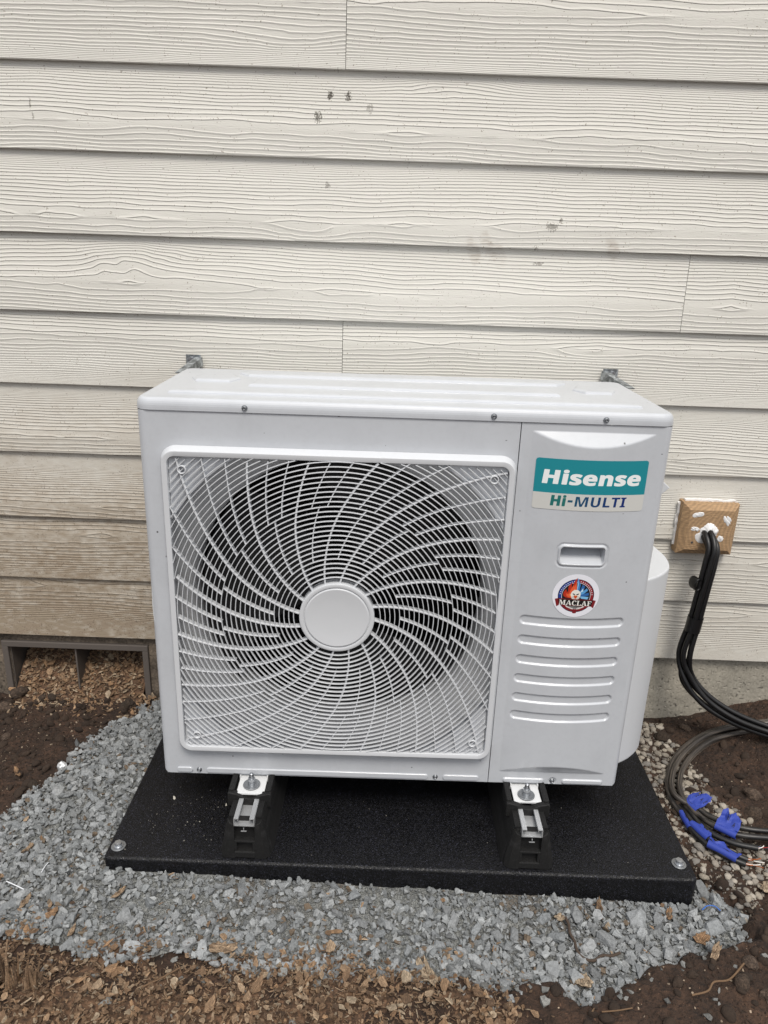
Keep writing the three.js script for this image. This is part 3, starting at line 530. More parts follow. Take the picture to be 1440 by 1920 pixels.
  k.fillStyle = '#1a1a1d'; shard([[-16, -12], [-4, -7], [-6, -3], [-14, -6]], '#1a1a1d'); shard([[12, -12], [0, -7], [2, -3], [10, -6]], '#1a1a1d');
  shard([[-8, -2], [4, -2], [6, 4], [-2, 16], [-10, 4]], '#c8481f'); shard([[-8, -2], [4, -2], [-2, 3]], '#e88a3c');
  shard([[-88, 18], [-72, 14], [72, 18], [88, 22], [80, 58], [70, 50], [-66, 44], [-78, 54]], '#7c1f24'); shard([[-74, 17], [76, 21], [70, 47], [-68, 43]], '#1b1718');
  k.save(); k.font = 'bold 30px serif'; mw = k.measureText('MACLAF').width; k.translate(-70, 43); k.rotate(0.03); k.scale(140 / mw, 1.05); k.fillStyle = '#f0efe9'; k.fillText('MACLAF', 0, 0); k.restore();
  k.fillStyle = '#f0efe9'; k.fillRect(-34, 52, 68, 1.6);
  k.font = 'bold 9px sans-serif'; k.textAlign = 'center'; const tx = 'HEATING ★ COOLING'.replace('★', '•'); for (let i = 0; i < tx.length; i++) { const a = Math.PI / 2 + 0.62 - i / (tx.length - 1) * 1.24; k.save(); k.translate(Math.cos(a) * 66, Math.sin(a) * 66 - 1); k.rotate(a - Math.PI / 2); k.fillText(tx[i], 0, 0); k.restore(); }
  arc(0.01, '#000'); k.fillStyle = '#7c1f24'; k.beginPath(); k.ellipse(0, 78, 9, 5, 0, 0, 7); k.fill();
  const st = new THREE.CanvasTexture(sc); st.colorSpace = THREE.SRGBColorSpace;
  const SX = 0.3345, SY = 0.6128, SR = 0.0443;
  const sg = sheet(48, 16, (i, j) => { const a = i / 48 * 6.28319, rr = SR * j / 16, x = SX + rr * Math.cos(a), y = SY + rr * Math.sin(a); return [x, y, zPanel(x, y) + 0.0007, 0.5 + 0.5 * Math.cos(a) * j / 16, 0.5 + 0.5 * Math.sin(a) * j / 16]; });
  sg.index.array.reverse(); sg.computeVertexNormals();
  part('round_sticker', up(sg), new THREE.MeshPhysicalMaterial({ map: st, roughness: 0.4, clearcoat: 0.2 }), unit);
}
{
  // lid: rounded cover with a skirt and pressed ribs
  const r = 0.009, sh = rrShape(-HW - 0.0025 + r, HW + 0.0025 - r, r - 0.0025, DEP + 0.0025 - r, 0.016);
  const g = new THREE.ExtrudeGeometry(sh, { depth: YT - YL - 0.0165, bevelEnabled: true, bevelSize: r, bevelThickness: 0.0165, bevelSegments: 7, curveSegments: 8 });
  // keep the skirt straight at its lower edge: squash the lower bevel
  const p = g.attributes.position; for (let i = 0; i < p.count; i++) { if (p.getZ(i) < 0) p.setZ(i, 0); }
  const gp = g; gp.rotateX(-Math.PI / 2).translate(0, YL, 0);
  const pp = gp.attributes.position; // the squashed bevel pulls in under the lid; push its rim out
  const top = part('top_cover', up(boxUV(toFlatTop(gp, r))), paint, unit);
  function toFlatTop(q) { q.computeVertexNormals(); return q; }
  const rib = (pts, h = 0.0048) => {
    const s2 = new THREE.Shape(); pts.forEach(([x, z], i) => (i ? s2.lineTo(x, -z) : s2.moveTo(x, -z))); s2.closePath();
    const q = new THREE.ExtrudeGeometry(s2, { depth: 0.0006, bevelEnabled: true, bevelSize: 0.010, bevelThickness: h, bevelSegments: 4, bevelOffset: -0.010 });
    q.rotateX(-Math.PI / 2).translate(0, YT - 0.0009, 0); part('pressed_rib', up(boxUV(q)), paint, top);
  };
  rib([[-0.432, -0.052], [0.432, -0.052], [0.424, -0.086], [-0.418, -0.086]]);
  rib([[-0.302, -0.145], [0.302, -0.145], [0.292, -0.222], [-0.296, -0.222]]);
  rib([[-0.43, -0.22], [-0.414, -0.185], [-0.345, -0.185], [-0.33, -0.22], [-0.345, -0.255], [-0.414, -0.255]]);
  rib([[0.43, -0.22], [0.414, -0.185], [0.36, -0.185], [0.342, -0.22], [0.36, -0.262], [0.414, -0.262]]);
  rib([[-0.345, -0.288], [-0.322, -0.262], [0.322, -0.268], [0.345, -0.292], [0.338, -0.328], [-0.338, -0.328]]);
}
const steel = new THREE.MeshStandardMaterial({ color: 0x8d9094, metalness: 0.9, roughness: 0.35 });
const steelDark = new THREE.MeshStandardMaterial({ color: 0x4a4c50, metalness: 0.8, roughness: 0.4 });
function screwAt(x, y, z, parent = unit, r = 0.0052) {
  const g = new THREE.LatheGeometry([[0.0001, 0], [r, 0], [r, 0.0012], [r * 0.78, 0.0014], [r * 0.74, 0.0032], [r * 0.55, 0.0042], [r * 0.33, 0.0044], [r * 0.3, 0.0026], [0.0001, 0.0026]].map(([a, b]) => new THREE.Vector2(a, b)), 18).rotateX(Math.PI / 2).translate(x, y, z);
  return part('screw', up(g), steel, parent);
}
for (const [x, y] of [[-0.2825, 0.947], [0.1545, 0.947], [0.3516, 0.947]]) screwAt(x, y, 0.0024);
screwAt(-0.3998, 0.1800, 0.0002); screwAt(0.0934, 0.1800, 0.0002); screwAt(0.3389, 0.1775, -0.0018);
part('base_pan', up(box(HW * 2 - 0.012, 0.0048, DEP - 0.008, 0, YB + 0.0024, -DEP / 2 - 0.002)), paint, unit);
{
  // inside: bell mouth, fan, coil
  const cx = -0.115, cy = 0.557;
  const prof = [[0.358, -0.0032], [0.352, -0.010], [0.335, -0.028], [0.312, -0.046], [0.297, -0.058], [0.2905, -0.070], [0.289, -0.088], [0.289, -0.125], [0.292, -0.135]];
  const bg = new THREE.LatheGeometry(prof.map(([a, b]) => new THREE.Vector2(a, b)), 96).rotateX(Math.PI / 2).translate(cx, cy, 0);
  part('bell_mouth', up(bg), new THREE.MeshStandardMaterial({ color: new THREE.Color().setRGB(0.6, 0.61, 0.62), roughness: 0.5, side: THREE.DoubleSide }), unit);
  const blades = new THREE.Group(); blades.name = 'fan'; blades.position.set(cx, cy - YB, -0.105); unit.add(blades);
  part('fan_hub', new THREE.CylinderGeometry(0.07, 0.075, 0.06, 40).rotateX(Math.PI / 2), dark, blades);
  for (let k = 0; k < 3; k++) { const a0 = k * 2.0944; part('fan_blade', sheet(16, 10, (i, j) => { const a = a0 + (i / 16) * (1.25 + 0.3 * j / 10) + 0.25 * j / 10, r = 0.07 + 0.212 * j / 10; return [r * Math.cos(a), r * Math.sin(a), -0.035 + 0.075 * i / 16]; }), dark, blades); }
  part('coil', up(box(0.72, 0.74, 0.02, -0.1, 0.553, -0.325)), dark, unit);
  part('back_panel', up(box(HW * 2 - 0.01, 0.765, 0.003, 0, 0.5545, -DEP + 0.0045)), paint, unit);
  part('divider', up(box(0.003, 0.76, 0.2, 0.262, 0.5545, -0.24)), dark, unit);
}
{
  // fan grille: frame, concentric rings, sweeping ribs, screw bosses, hub
  const cx = -0.1165, cy = 0.5555, HXc = -0.115 - cx, HYc = 0.557 - cy, half = 0.3045, rc2 = 0.014;
  const gl = new THREE.Group(); gl.name = 'fan_grille'; gl.position.set(cx, cy - YB, 0); unit.add(gl);
  // swept frame
  const path = []; for (let k = 0; k < 4; k++) { const a0 = k * Math.PI / 2, ccx = (k === 0 || k === 3 ? 1 : -1) * (half - rc2), ccy = (k < 2 ? 1 : -1) * (half - rc2); for (let i = 0; i <= 8; i++) { const a = a0 + i / 8 * Math.PI / 2; path.push([ccx, ccy, Math.cos(a), Math.sin(a)]); } }
  path.push(path[0]);
  const fpz = [[0, 0.001], [0, 0.0185], [0.0008, 0.0195], [0.0088, 0.0202], [0.0105, 0.0195], [0.0158, 0.002], [0.0162, 0.0004]];
  const fg = sheet(path.length - 1, fpz.length - 1, (i, j) => { const [x, y, nx, ny] = path[i], rr = rc2 + fpz[j][0]; return [x + nx * rr, y + ny * rr, fpz[j][1], i, j]; });
  fg.index.array.reverse(); fg.computeVertexNormals();
  part('grille_frame', fg, plastic, gl);
  const dome = (r) => 0.0165 + 0.0105 * (1 - Math.min(1, (r / 0.40)) ** 2);
  const lim = half + 0.0004;
  const blade = (pts, w, dep, front) => { // rectangular bar along a plane curve; pts [x, y, r]
    const n = pts.length, P = [];
    for (let i = 0; i < n; i++) { const a = pts[Math.max(0, i - 1)], b = pts[Math.min(n - 1, i + 1)], tx = b[0] - a[0], ty = b[1] - a[1], l = Math.hypot(tx, ty) || 1, nx = -ty / l * w / 2, ny = tx / l * w / 2, z = dome(pts[i][2]) + front, e = Math.min(0.0005, w * 0.2), fx = nx * (1 - e / (w / 2)), fy = ny * (1 - e / (w / 2)); const [x, y] = pts[i]; P.push([[x + nx * 0.8, y + ny * 0.8, z - dep], [x + nx, y + ny, z - e], [x + fx, y + fy, z], [x - fx, y - fy, z], [x - nx, y - ny, z - e], [x - nx * 0.8, y - ny * 0.8, z - dep], [x + nx * 0.8, y + ny * 0.8, z - dep]]); }
    const g = sheet(n - 1, 6, (i, j) => P[i][j]); const q = g.toNonIndexed(); q.computeVertexNormals();
    // smooth along the bar, crisp across it
    return q;
  };
  const HUBR = 0.0712, PITCH = 0.00919;
  for (let k = 1; k < 40; k++) {
    const r = 0.073 + PITCH * k; if (r > 0.428) break;
    const runs = []; let cur = null; const N = Math.max(96, Math.round(r * 620));
    for (let i = 0; i <= N; i++) { const a = i / N * 6.283185 + 0.78, x = HXc + r * Math.cos(a), y = HYc + r * Math.sin(a), ok = Math.abs(x) < lim && Math.abs(y) < lim && !(Math.abs(x) > half - rc2 && Math.abs(y) > half - rc2 && Math.hypot(Math.abs(x) - half + rc2, Math.abs(y) - half + rc2) > rc2 + 0.0004); if (ok) { (cur ??= []).push([x, y, r]); } else { if (cur && cur.length > 1) runs.push(cur); cur = null; } }
    if (cur && cur.length > 1) runs.push(cur);
    if (!runs.length) continue;
    for (const q of runs) part('grille_ring', blade(q, 0.00145, 0.0054, 0), plastic, gl);
  }
  const TW = [[0.0712, 0], [0.090, 3], [0.124, 8.2], [0.16, 13], [0.195, 17.5], [0.23, 22.1], [0.268, 26.8], [0.306, 31.2], [0.337, 34.5], [0.367, 37.4], [0.43, 43]];
  const twist = (r) => { for (let i = 1; i < TW.length; i++) if (r <= TW[i][0]) { const [a, b] = TW[i - 1], [c, d] = TW[i]; return b + (d - b) * (r - a) / (c - a); } return 43; };
  const spiral = (deg0, r0, r1, w, nm) => {
    const pts = []; for (let i = 0; i <= 60; i++) { const r = lerp(r0, r1, i / 60), a = (deg0 - twist(r)) * Math.PI / 180, x = HXc + r * Math.cos(a), y = HYc + r * Math.sin(a); if (Math.abs(x) > lim || Math.abs(y) > lim) break; pts.push([x, y, r]); }
    if (pts.length > 2) part(nm, blade(pts, w, 0.0125, -0.0009), plastic, gl);
  };
  const rA = 0.073 + PITCH * 5, rB = 0.073 + PITCH * 16;
  for (let k = 0; k < 16; k++) {
    const a = 176 - 22.5 * k;
    spiral(a, HUBR - 0.002, 0.43, 0.0032, 'grille_rib');
    spiral(a - 11.25, rA, rB, 0.0019, 'grille_rib');
    spiral(a - 7.5, rB, 0.43, 0.0019, 'grille_rib'); spiral(a - 15, rB, 0.43, 0.0019, 'grille_rib');
  }
  for (let k = 0; k < 4; k++) { // solid corners behind the outermost rings
    const sx = k === 0 || k === 3 ? 1 : -1, sy = k < 2 ? 1 : -1, Rr = 0.354, e = half - 0.0008, a0 = Math.acos(e / Rr), s2 = new THREE.Shape();
    s2.moveTo(sx * e, sy * Rr * Math.sin(a0)); for (let i = 1; i <= 8; i++) { const a = lerp(a0, Math.PI / 2 - a0, i / 8); s2.lineTo(sx * Rr * Math.cos(a), sy * Rr * Math.sin(a)); } s2.lineTo(sx * e, sy * e); s2.closePath();
    const ho = new THREE.Path(); ho.absarc(sx * 0.279, sy * 0.279, 0.0066, 0, 6.28319); s2.holes.push(ho);
    part('corner_plate', new THREE.ExtrudeGeometry(s2, { depth: 0.001, bevelEnabled: false }).translate(0, 0, 0.0078), plastic, gl);
  }
  for (const [x, y] of [[-0.279, 0.2795], [0.279, 0.2795], [-0.279, -0.279], [0.279, -0.279]]) {
    const b = new THREE.LatheGeometry([[0.0054, 0.0045], [0.0058, 0.0165], [0.0062, 0.0182], [0.0076, 0.0182], [0.0082, 0.017], [0.0084, 0.001]].map(([q, w]) => new THREE.Vector2(q, w)), 24).rotateX(Math.PI / 2).translate(x, y, 0);
    const bo = part('screw_boss', b, plastic, gl);
    part('boss_screw', new THREE.CylinderGeometry(0.0040, 0.0054, 0.003, 16).rotateX(Math.PI / 2).translate(x, y, 0.0062), steelDark, bo);
  }
  const hub = new THREE.LatheGeometry([[HUBR, 0.006], [HUBR, 0.0285], [0.0700, 0.0298], [0.0636, 0.0304], [0.0628, 0.0280], [0.0616, 0.0280], [0.0606, 0.0304], [0.0585, 0.0306], [0.045, 0.0288], [0.025, 0.0276], [0.0001, 0.0272]].map(([q, w]) => new THREE.Vector2(q, w)), 72).rotateX(Math.PI / 2).translate(HXc, HYc, 0);
  part('hub_cap', hub, plastic, gl);
}
{
  // valve cover on the right side, and the small lifting handle above it
  const s = new THREE.Shape(); s.moveTo(HW + 0.0005, 0.066); s.quadraticCurveTo(0.535, 0.088, 0.566, 0.139); s.quadraticCurveTo(0.582, 0.17, 0.582, 0.215); s.lineTo(0.577, 0.275); s.lineTo(HW + 0.0005, 0.325); s.closePath();
  const g = new THREE.ExtrudeGeometry(s, { depth: 0.435, bevelEnabled: true, bevelSize: 0.003, bevelThickness: 0.005, bevelSegments: 3, bevelOffset: -0.003, curveSegments: 14 }).rotateX(-Math.PI / 2);
  // shape's y became -z already
  part('valve_cover', up(g.translate(0, 0.1705, 0)), plastic, unit);
  const w = new THREE.Shape(); w.moveTo(HW + 0.0004, 0.792); w.lineTo(HW + 0.011, 0.800); w.lineTo(HW + 0.024, 0.813); w.lineTo(HW + 0.0125, 0.823); w.lineTo(HW + 0.0004, 0.826); w.closePath();
  part('lifting_handle', up(new THREE.ExtrudeGeometry(w, { depth: 0.07, bevelEnabled: true, bevelSize: 0.0015, bevelThickness: 0.0015, bevelSegments: 2 }).translate(0, 0, -0.115)), plastic, unit);
}
// mounting feet of the unit, bolted to the rubber risers
const alu = new THREE.MeshStandardMaterial({ color: 0xc6c8ca, metalness: 0.6, roughness: 0.4 });
const whiteMetal = new THREE.MeshPhysicalMaterial({ color: new THREE.Color().setRGB(0.72, 0.73, 0.74), roughness: 0.4, clearcoat: 0.3 });
const FEET = [-0.275, 0.291];
for (const fx of FEET) {
  const lx = fx - 0.0109 + 0.0005;
  const s = new THREE.Shape(); s.moveTo(-0.0275, 0.05); s.lineTo(0.0275, 0.05); s.lineTo(0.0275, -0.022); s.quadraticCurveTo(0.026, -0.042, 0.010, -0.052); s.quadraticCurveTo(0, -0.056, -0.010, -0.052); s.quadraticCurveTo(-0.026, -0.042, -0.0275, -0.022); s.closePath();
  const g = new THREE.ExtrudeGeometry(s, { depth: 0.003, bevelEnabled: true, bevelSize: 0.0008, bevelThickness: 0.0008, bevelSegments: 2 }).rotateX(Math.PI / 2).translate(lx, YB - 0.0005, 0);
  part('mounting_foot', up(merge([g, box(0.0022, 0.012, 0.05, lx - 0.0282, YB - 0.001, -0.02), box(0.0022, 0.012, 0.05, lx + 0.0282, YB - 0.001, -0.02)])), whiteMetal, unit);
}
const rubberB = texture(256, 256, (i, j) => 0.5 + 0.4 * fbm(i / 9, j / 9, 4, 4), { float: true }); rubberB.repeat.set(8, 8);
const rubC = texture(512, 512, (i, j) => { const v = 0.06 + 0.12 * Math.max(0, fbm(i / 60, j / 40, 6, 5)) + 0.02 * vnoise(i / 3, j / 3, 2); return [v * 1.02, v, v * 1.02]; }, { srgb: true }); rubC.repeat.set(4, 4);
const rubber = new THREE.MeshStandardMaterial({ map: rubC, roughness: 0.72, bumpMap: rubberB, bumpScale: 0.0006 });
function riser(label, cx) {
  const t = thing('rubber_riser', label, 'riser', [cx, PAD.y, 0.36], 'rubber risers under the unit');
  // body: flared walls with a recessed front between two cheeks. sections from the bottom up: half width outside, front z, side bulge
  const sec = [[0, 0.0535, 0.196], [0.003, 0.0535, 0.197], [0.012, 0.0505, 0.1965], [0.03, 0.0462, 0.195], [0.06, 0.040, 0.194], [0.084, 0.0348, 0.1935], [0.0915, 0.031, 0.192]];
  const ring = sec.map(([y, hw, zf]) => { const r = 0.013, o = []; const c = [[hw - r, zf - r, 0], [-(hw - r), zf - r, 1], [-(hw - r), -0.205 + r, 2], [hw - r, -0.205 + r, 3]]; for (const [x, z, q] of c) for (let i = 0; i <= 4; i++) { const a = (q + i / 4) * Math.PI / 2; o.push([x + r * Math.cos(a), y, z + r * Math.sin(a)]); } o.push(o[0]); return o; });
  const body = sheet(ring[0].length - 1, sec.length - 1, (i, j) => [...ring[j][i], i * 0.01, sec[j][0]]);
  body.index.array.reverse();
  const CW = 0.0205; // half width of the front slot
  // close the top each side of the channel
  const cap = [box(0.0118, 0.003, 0.397, 0.0262, 0.0905, -0.0045), box(0.0118, 0.003, 0.397, -0.0262, 0.0905, -0.0045)];
  body.computeVertexNormals();
  part('riser_body', merge([body, ...cap, box(0.05, 0.002, 0.39, 0, 0.0765, -0.005)]), rubber, t);
  // frame of the front recess, standing proud as two cheeks with a ledge and a little slot
  const cheek = (q) => { const g = new ConvexGeometry([[CW, 0.001, 0.19], [CW, 0.079, 0.19], [CW, 0.001, 0.2085], [CW, 0.0785, 0.2055], [0.0505, 0.001, 0.19], [0.0485, 0.001, 0.2], [0.041, 0.001, 0.2085], [0.0358, 0.084, 0.19], [0.0335, 0.086, 0.198], [0.029, 0.082, 0.2045], [0.046, 0.03, 0.1975], [0.038, 0.03, 0.2075]].map(([x, y, z]) => V(q * x, y, z))); return boxUV(g); };
  part('front_recess', merge([cheek(-1), cheek(1), rbox(0.042, 0.005, 0.014, 0.0015, 0, 0.0405, 0.2005), rbox(0.043, 0.016, 0.017, 0.003, 0, 0.009, 0.2005), rbox(0.0055, 0.024, 0.013, 0.002, -0.0182, 0.028, 0.201), rbox(0.0055, 0.024, 0.013, 0.002, 0.0182, 0.028, 0.201)]), rubber, t);
  // aluminium channel, open at the top
  const L = 0.40, zc = 0.207 - L / 2, b = 0.0785;
  part('channel', merge([box(0.039, 0.0018, L, 0, b + 0.0009, zc), box(0.0018, 0.0165, L, -0.0195, b + 0.0082, zc), box(0.0018, 0.0165, L, 0.0195, b + 0.0082, zc), box(0.0088, 0.0018, L, -0.0155, b + 0.0172, zc), box(0.0088, 0.0018, L, 0.0155, b + 0.0172, zc), box(0.0014, 0.004, L, -0.0118, b + 0.0145, zc), box(0.0014, 0.004, L, 0.0118, b + 0.0145, zc)]), alu, t);
  part('rail_mark', merge([box(0.0011, 0.007, 0.002, 0, 0.0735, 0.2098), box(0.011, 0.0012, 0.002, 0, 0.0696, 0.2098)]), alu, t);
  // clamp collar with a scooped front
  const cs = new THREE.Shape(); cs.moveTo(-0.0425, 0.0); cs.lineTo(-0.0425, 0.026); cs.quadraticCurveTo(-0.0425, 0.029, -0.039, 0.029); cs.lineTo(-0.032, 0.027); cs.quadraticCurveTo(-0.02, 0.025, -0.012, 0.0185); cs.quadraticCurveTo(0, 0.012, 0.012, 0.0185); cs.quadraticCurveTo(0.02, 0.025, 0.032, 0.027); cs.lineTo(0.039, 0.029); cs.quadraticCurveTo(0.0425, 0.029, 0.0425, 0.026); cs.lineTo(0.0425, 0); cs.closePath();
  const cg = new THREE.ExtrudeGeometry(cs, { depth: 0.009, bevelEnabled: true, bevelSize: 0.0015, bevelThickness: 0.002, bevelSegments: 3, curveSegments: 8 }).translate(0, 0.0785, 0.1385);
  const arm = (s2) => rbox(0.011, 0.034, 0.058, 0.003, s2 * 0.0378, 0.0965, 0.1135);
  part('clamp_collar', merge([cg, arm(-1), arm(1)]), rubber, t);
  const by = YB - PAD.y + 0.0005, bz = 0.1195;
  const th = []; for (let i = 0; i < 8; i++) { th.push([0.0046, 0.0176 + i * 0.0014], [0.0040, 0.0183 + i * 0.0014]); }
  part('hex_nut', merge([hex(0.0082, 0.0068, 0.0035), disc(0.0064, 0.0008, 0.0103), hex(0.0078, 0.0062, 0.0114)].map((g) => g.translate(0, by, bz))), zinc, t);
  part('washer', disc(0.0175, 0.0022).translate(0, by + 0.0012, bz), zincDull, t);
  part('stud', new THREE.LatheGeometry([...th, [0.0036, 0.0292], [0.0001, 0.0306]].map(([a, q]) => new THREE.Vector2(a, q)), 16).translate(0, by, bz), zinc, t);
}
riser('black rubber riser under the fan side of the unit, left of two', FEET[0]);
riser('black rubber riser under the name plate side of the unit, right of two', FEET[1]);

// ---------------------------------------------------------------- wall brackets behind the unit
{
  const gb = texture(256, 256, (i, j) => { const v = 0.6 + 0.22 * Math.round(2 * vnoise(i / 14, j / 14, 3)) / 2 + 0.08 * vnoise(i / 3, j / 3, 6); return [v * 0.97, v, v * 1.02]; }, { srgb: true }); gb.repeat.set(6, 6);
  const galv = new THREE.MeshStandardMaterial({ map: gb, metalness: 0.7, roughness: 0.45, side: THREE.DoubleSide });
  function bracket(x, s, label) {
    const t = thing('wall_bracket', label, 'bracket', [x, 0.945, 0.004], 'brackets tying the unit to the wall');
    part('plate', boxUV(merge([box(0.034, 0.062, 0.0024, 0, 0, 0.0015)])), galv, t);
    part('lag_screw', merge([disc(0.0062, 0.0014), hex(0.0046, 0.004, 0.0014)].map((g) => g.rotateX(Math.PI / 2).translate(s * 0.004, 0.021, 0.003))), zinc, t);
    // an angle bar that runs from the plate forward and out to the casing
    const a = V(-s * 0.013, 0.025, 0.003), b = V((s > 0 ? 0.503 : -0.4795) - x, 0.006, 0.118), dir = b.clone().sub(a), L = dir.length();
    const g = merge([box(0.016, 0.0022, L, 0, 0, L / 2), box(0.0022, 0.018, L, -s * 0.0075, -0.009, L / 2)]);
    const m = new THREE.Matrix4().lookAt(b, a, V(0, 1, 0)).setPosition(a); g.applyMatrix4(m);
    part('angle_bar', boxUV(g), galv, t);
  }
  bracket(-0.477, -1, 'galvanised angle bracket on the siding at the back left corner of the unit');
  bracket(0.487, 1, 'galvanised angle bracket on the siding at the back right corner of the unit');
}

// ---------------------------------------------------------------- cable entry block, cables, tape
{
  const t = thing('mounting_block', 'bare square wood block smeared with white caulk where black cables leave the wall', 'mounting block', [0.768, 0.534, -0.008]);
  const wc = texture(512, 512, (i, j) => { const rr = Math.hypot(i - 700, (j - 200) * 1.4) + 14 * fbm(i / 90, j / 90, 4, 3), v = 0.67 + 0.04 * Math.sin(rr / 5.5) + 0.05 * vnoise(i / 40, j / 2.5, 6) + 0.04 * vnoise(i / 2, j / 2, 8); return [v * 1.0, v * 0.82, v * 0.62]; }, { srgb: true });
  const wb = texture(512, 512, (i, j) => 0.5 + 0.3 * vnoise(i / 40, j / 2.5, 6) + 0.2 * vnoise(i / 2, j / 2, 8), { float: true });
  for (const q of [wc, wb]) { q.repeat.set(7, 7); }
  const s = new THREE.Shape(); s.moveTo(-0.053, 0.015); s.lineTo(0.053, 0.015); s.lineTo(0.053, 0.117); s.lineTo(-0.053, 0.117); s.closePath();
  const g = new THREE.ExtrudeGeometry(s, { depth: 0.03, bevelEnabled: true, bevelSize: 0.015, bevelThickness: 0.013, bevelSegments: 1 });
  const p = g.attributes.position; for (let i = 0; i < p.count; i++) if (p.getZ(i) < 0.001) { const x = p.getX(i), y = p.getY(i); p.setXYZ(i, Math.sign(x) * 0.068, y < 0.066 ? 0 : 0.132, p.getZ(i) < 0 ? -0.002 : 0.003); }
  g.computeVertexNormals(); boxUV(g);
  part('block', g, new THREE.MeshStandardMaterial({ map: wc, bumpMap: wb, bumpScale: 0.0012, roughness: 0.75 }), t);
  const caulk = new THREE.MeshStandardMaterial({ color: new THREE.Color().setRGB(0.8, 0.8, 0.8), roughness: 0.55 });
  // blob around the cables and smears over the nail heads
  const blob = (x, y, rx, ry, h, seed, rot = 0) => sheet(56, 8, (i, j) => { const a = i / 56 * 6.28319, q = j / 8, e = 1 + 0.2 * vnoise(Math.cos(a) * 0.9 + 9, Math.sin(a) * 0.9 + 4, seed) + 0.1 * vnoise(Math.cos(a) * 9, Math.sin(a) * 5, seed + 1), lx = rx * q * e * Math.cos(a), ly = ry * q * e * Math.sin(a), c = Math.cos(rot), s2 = Math.sin(rot); return [x + lx * c - ly * s2, y + lx * s2 + ly * c, 0.0432 + h * (1 - q * q) * (1 + 0.35 * vnoise(lx * 300, ly * 120, seed + 3)) - 0.0008 * (j === 8 ? 1 : 0)]; });
  const flip = (g2) => { g2.index.array.reverse(); g2.computeVertexNormals(); return g2; };
  { const g = []; for (let q = 0; q < 9; q++) g.push(flip(blob(-0.002 + (rng(q + 5)() - 0.5) * 0.026, 0.058 + (rng(q + 50)() - 0.5) * 0.034, 0.017 + 0.004 * rng(q)(), 0.012 + 0.004 * rng(q + 9)(), 0.0010 + q * 0.00012, 13 + q * 7))); part('caulk_smear', mergeGeometries(g), caulk, t); } part('caulk_collar', flip(blob(-0.001, 0.064, 0.021, 0.021, 0.010, 3)), caulk, t);
  const rq = rng(88);
  for (const [x, y, rx, ry, r] of [[-0.031, 0.107, 0.012, 0.0075, 0.2], [0.038, 0.099, 0.0065, 0.014, 0.35], [-0.038, 0.069, 0.011, 0.0055, -0.35], [0.03, 0.047, 0.009, 0.0065, 0.3]]) {
    const g = []; for (let q = 0; q < 6; q++) { const k = 0.35 + 0.45 * rq(); g.push(flip(blob(x + (rq() - 0.5) * rx * 1.5, y + (rq() - 0.5) * ry * 1.5, rx * k * (0.7 + 0.6 * rq()), ry * k, 0.0008 + 0.0009 * rq(), Math.round(rq() * 900), r + (rq() - 0.5)))); }
    part('caulk_smear', mergeGeometries(g), caulk, t);
  }
  const bead = (g, sd) => { const q = g.attributes.position; for (let i = 0; i < q.count; i++) { const a = q.getX(i), b2 = q.getY(i), e = 1.6 * fbm(a * 70 + sd, b2 * 70, sd, 3); q.setXYZ(i, a + 0.0022 * e, b2 + 0.0022 * e, q.getZ(i) + 0.003 * fbm(a * 90, b2 * 90 + 3, sd + 4, 3)); } g.computeVertexNormals(); return g; };
  part('caulk_bead', merge([bead(new THREE.BoxGeometry(0.128, 0.005, 0.011, 60, 3, 3).translate(0.004, 0.1335, 0.012), 3), bead(new THREE.BoxGeometry(0.006, 0.112, 0.006, 3, 50, 2).translate(-0.0702, 0.072, 0.010), 8)]), caulk, t);
  part('nail_head', new THREE.CylinderGeometry(0.0028, 0.0028, 0.0014, 12).rotateX(Math.PI / 2).translate(-0.037, 0.034, 0.0433), steel, t);
}
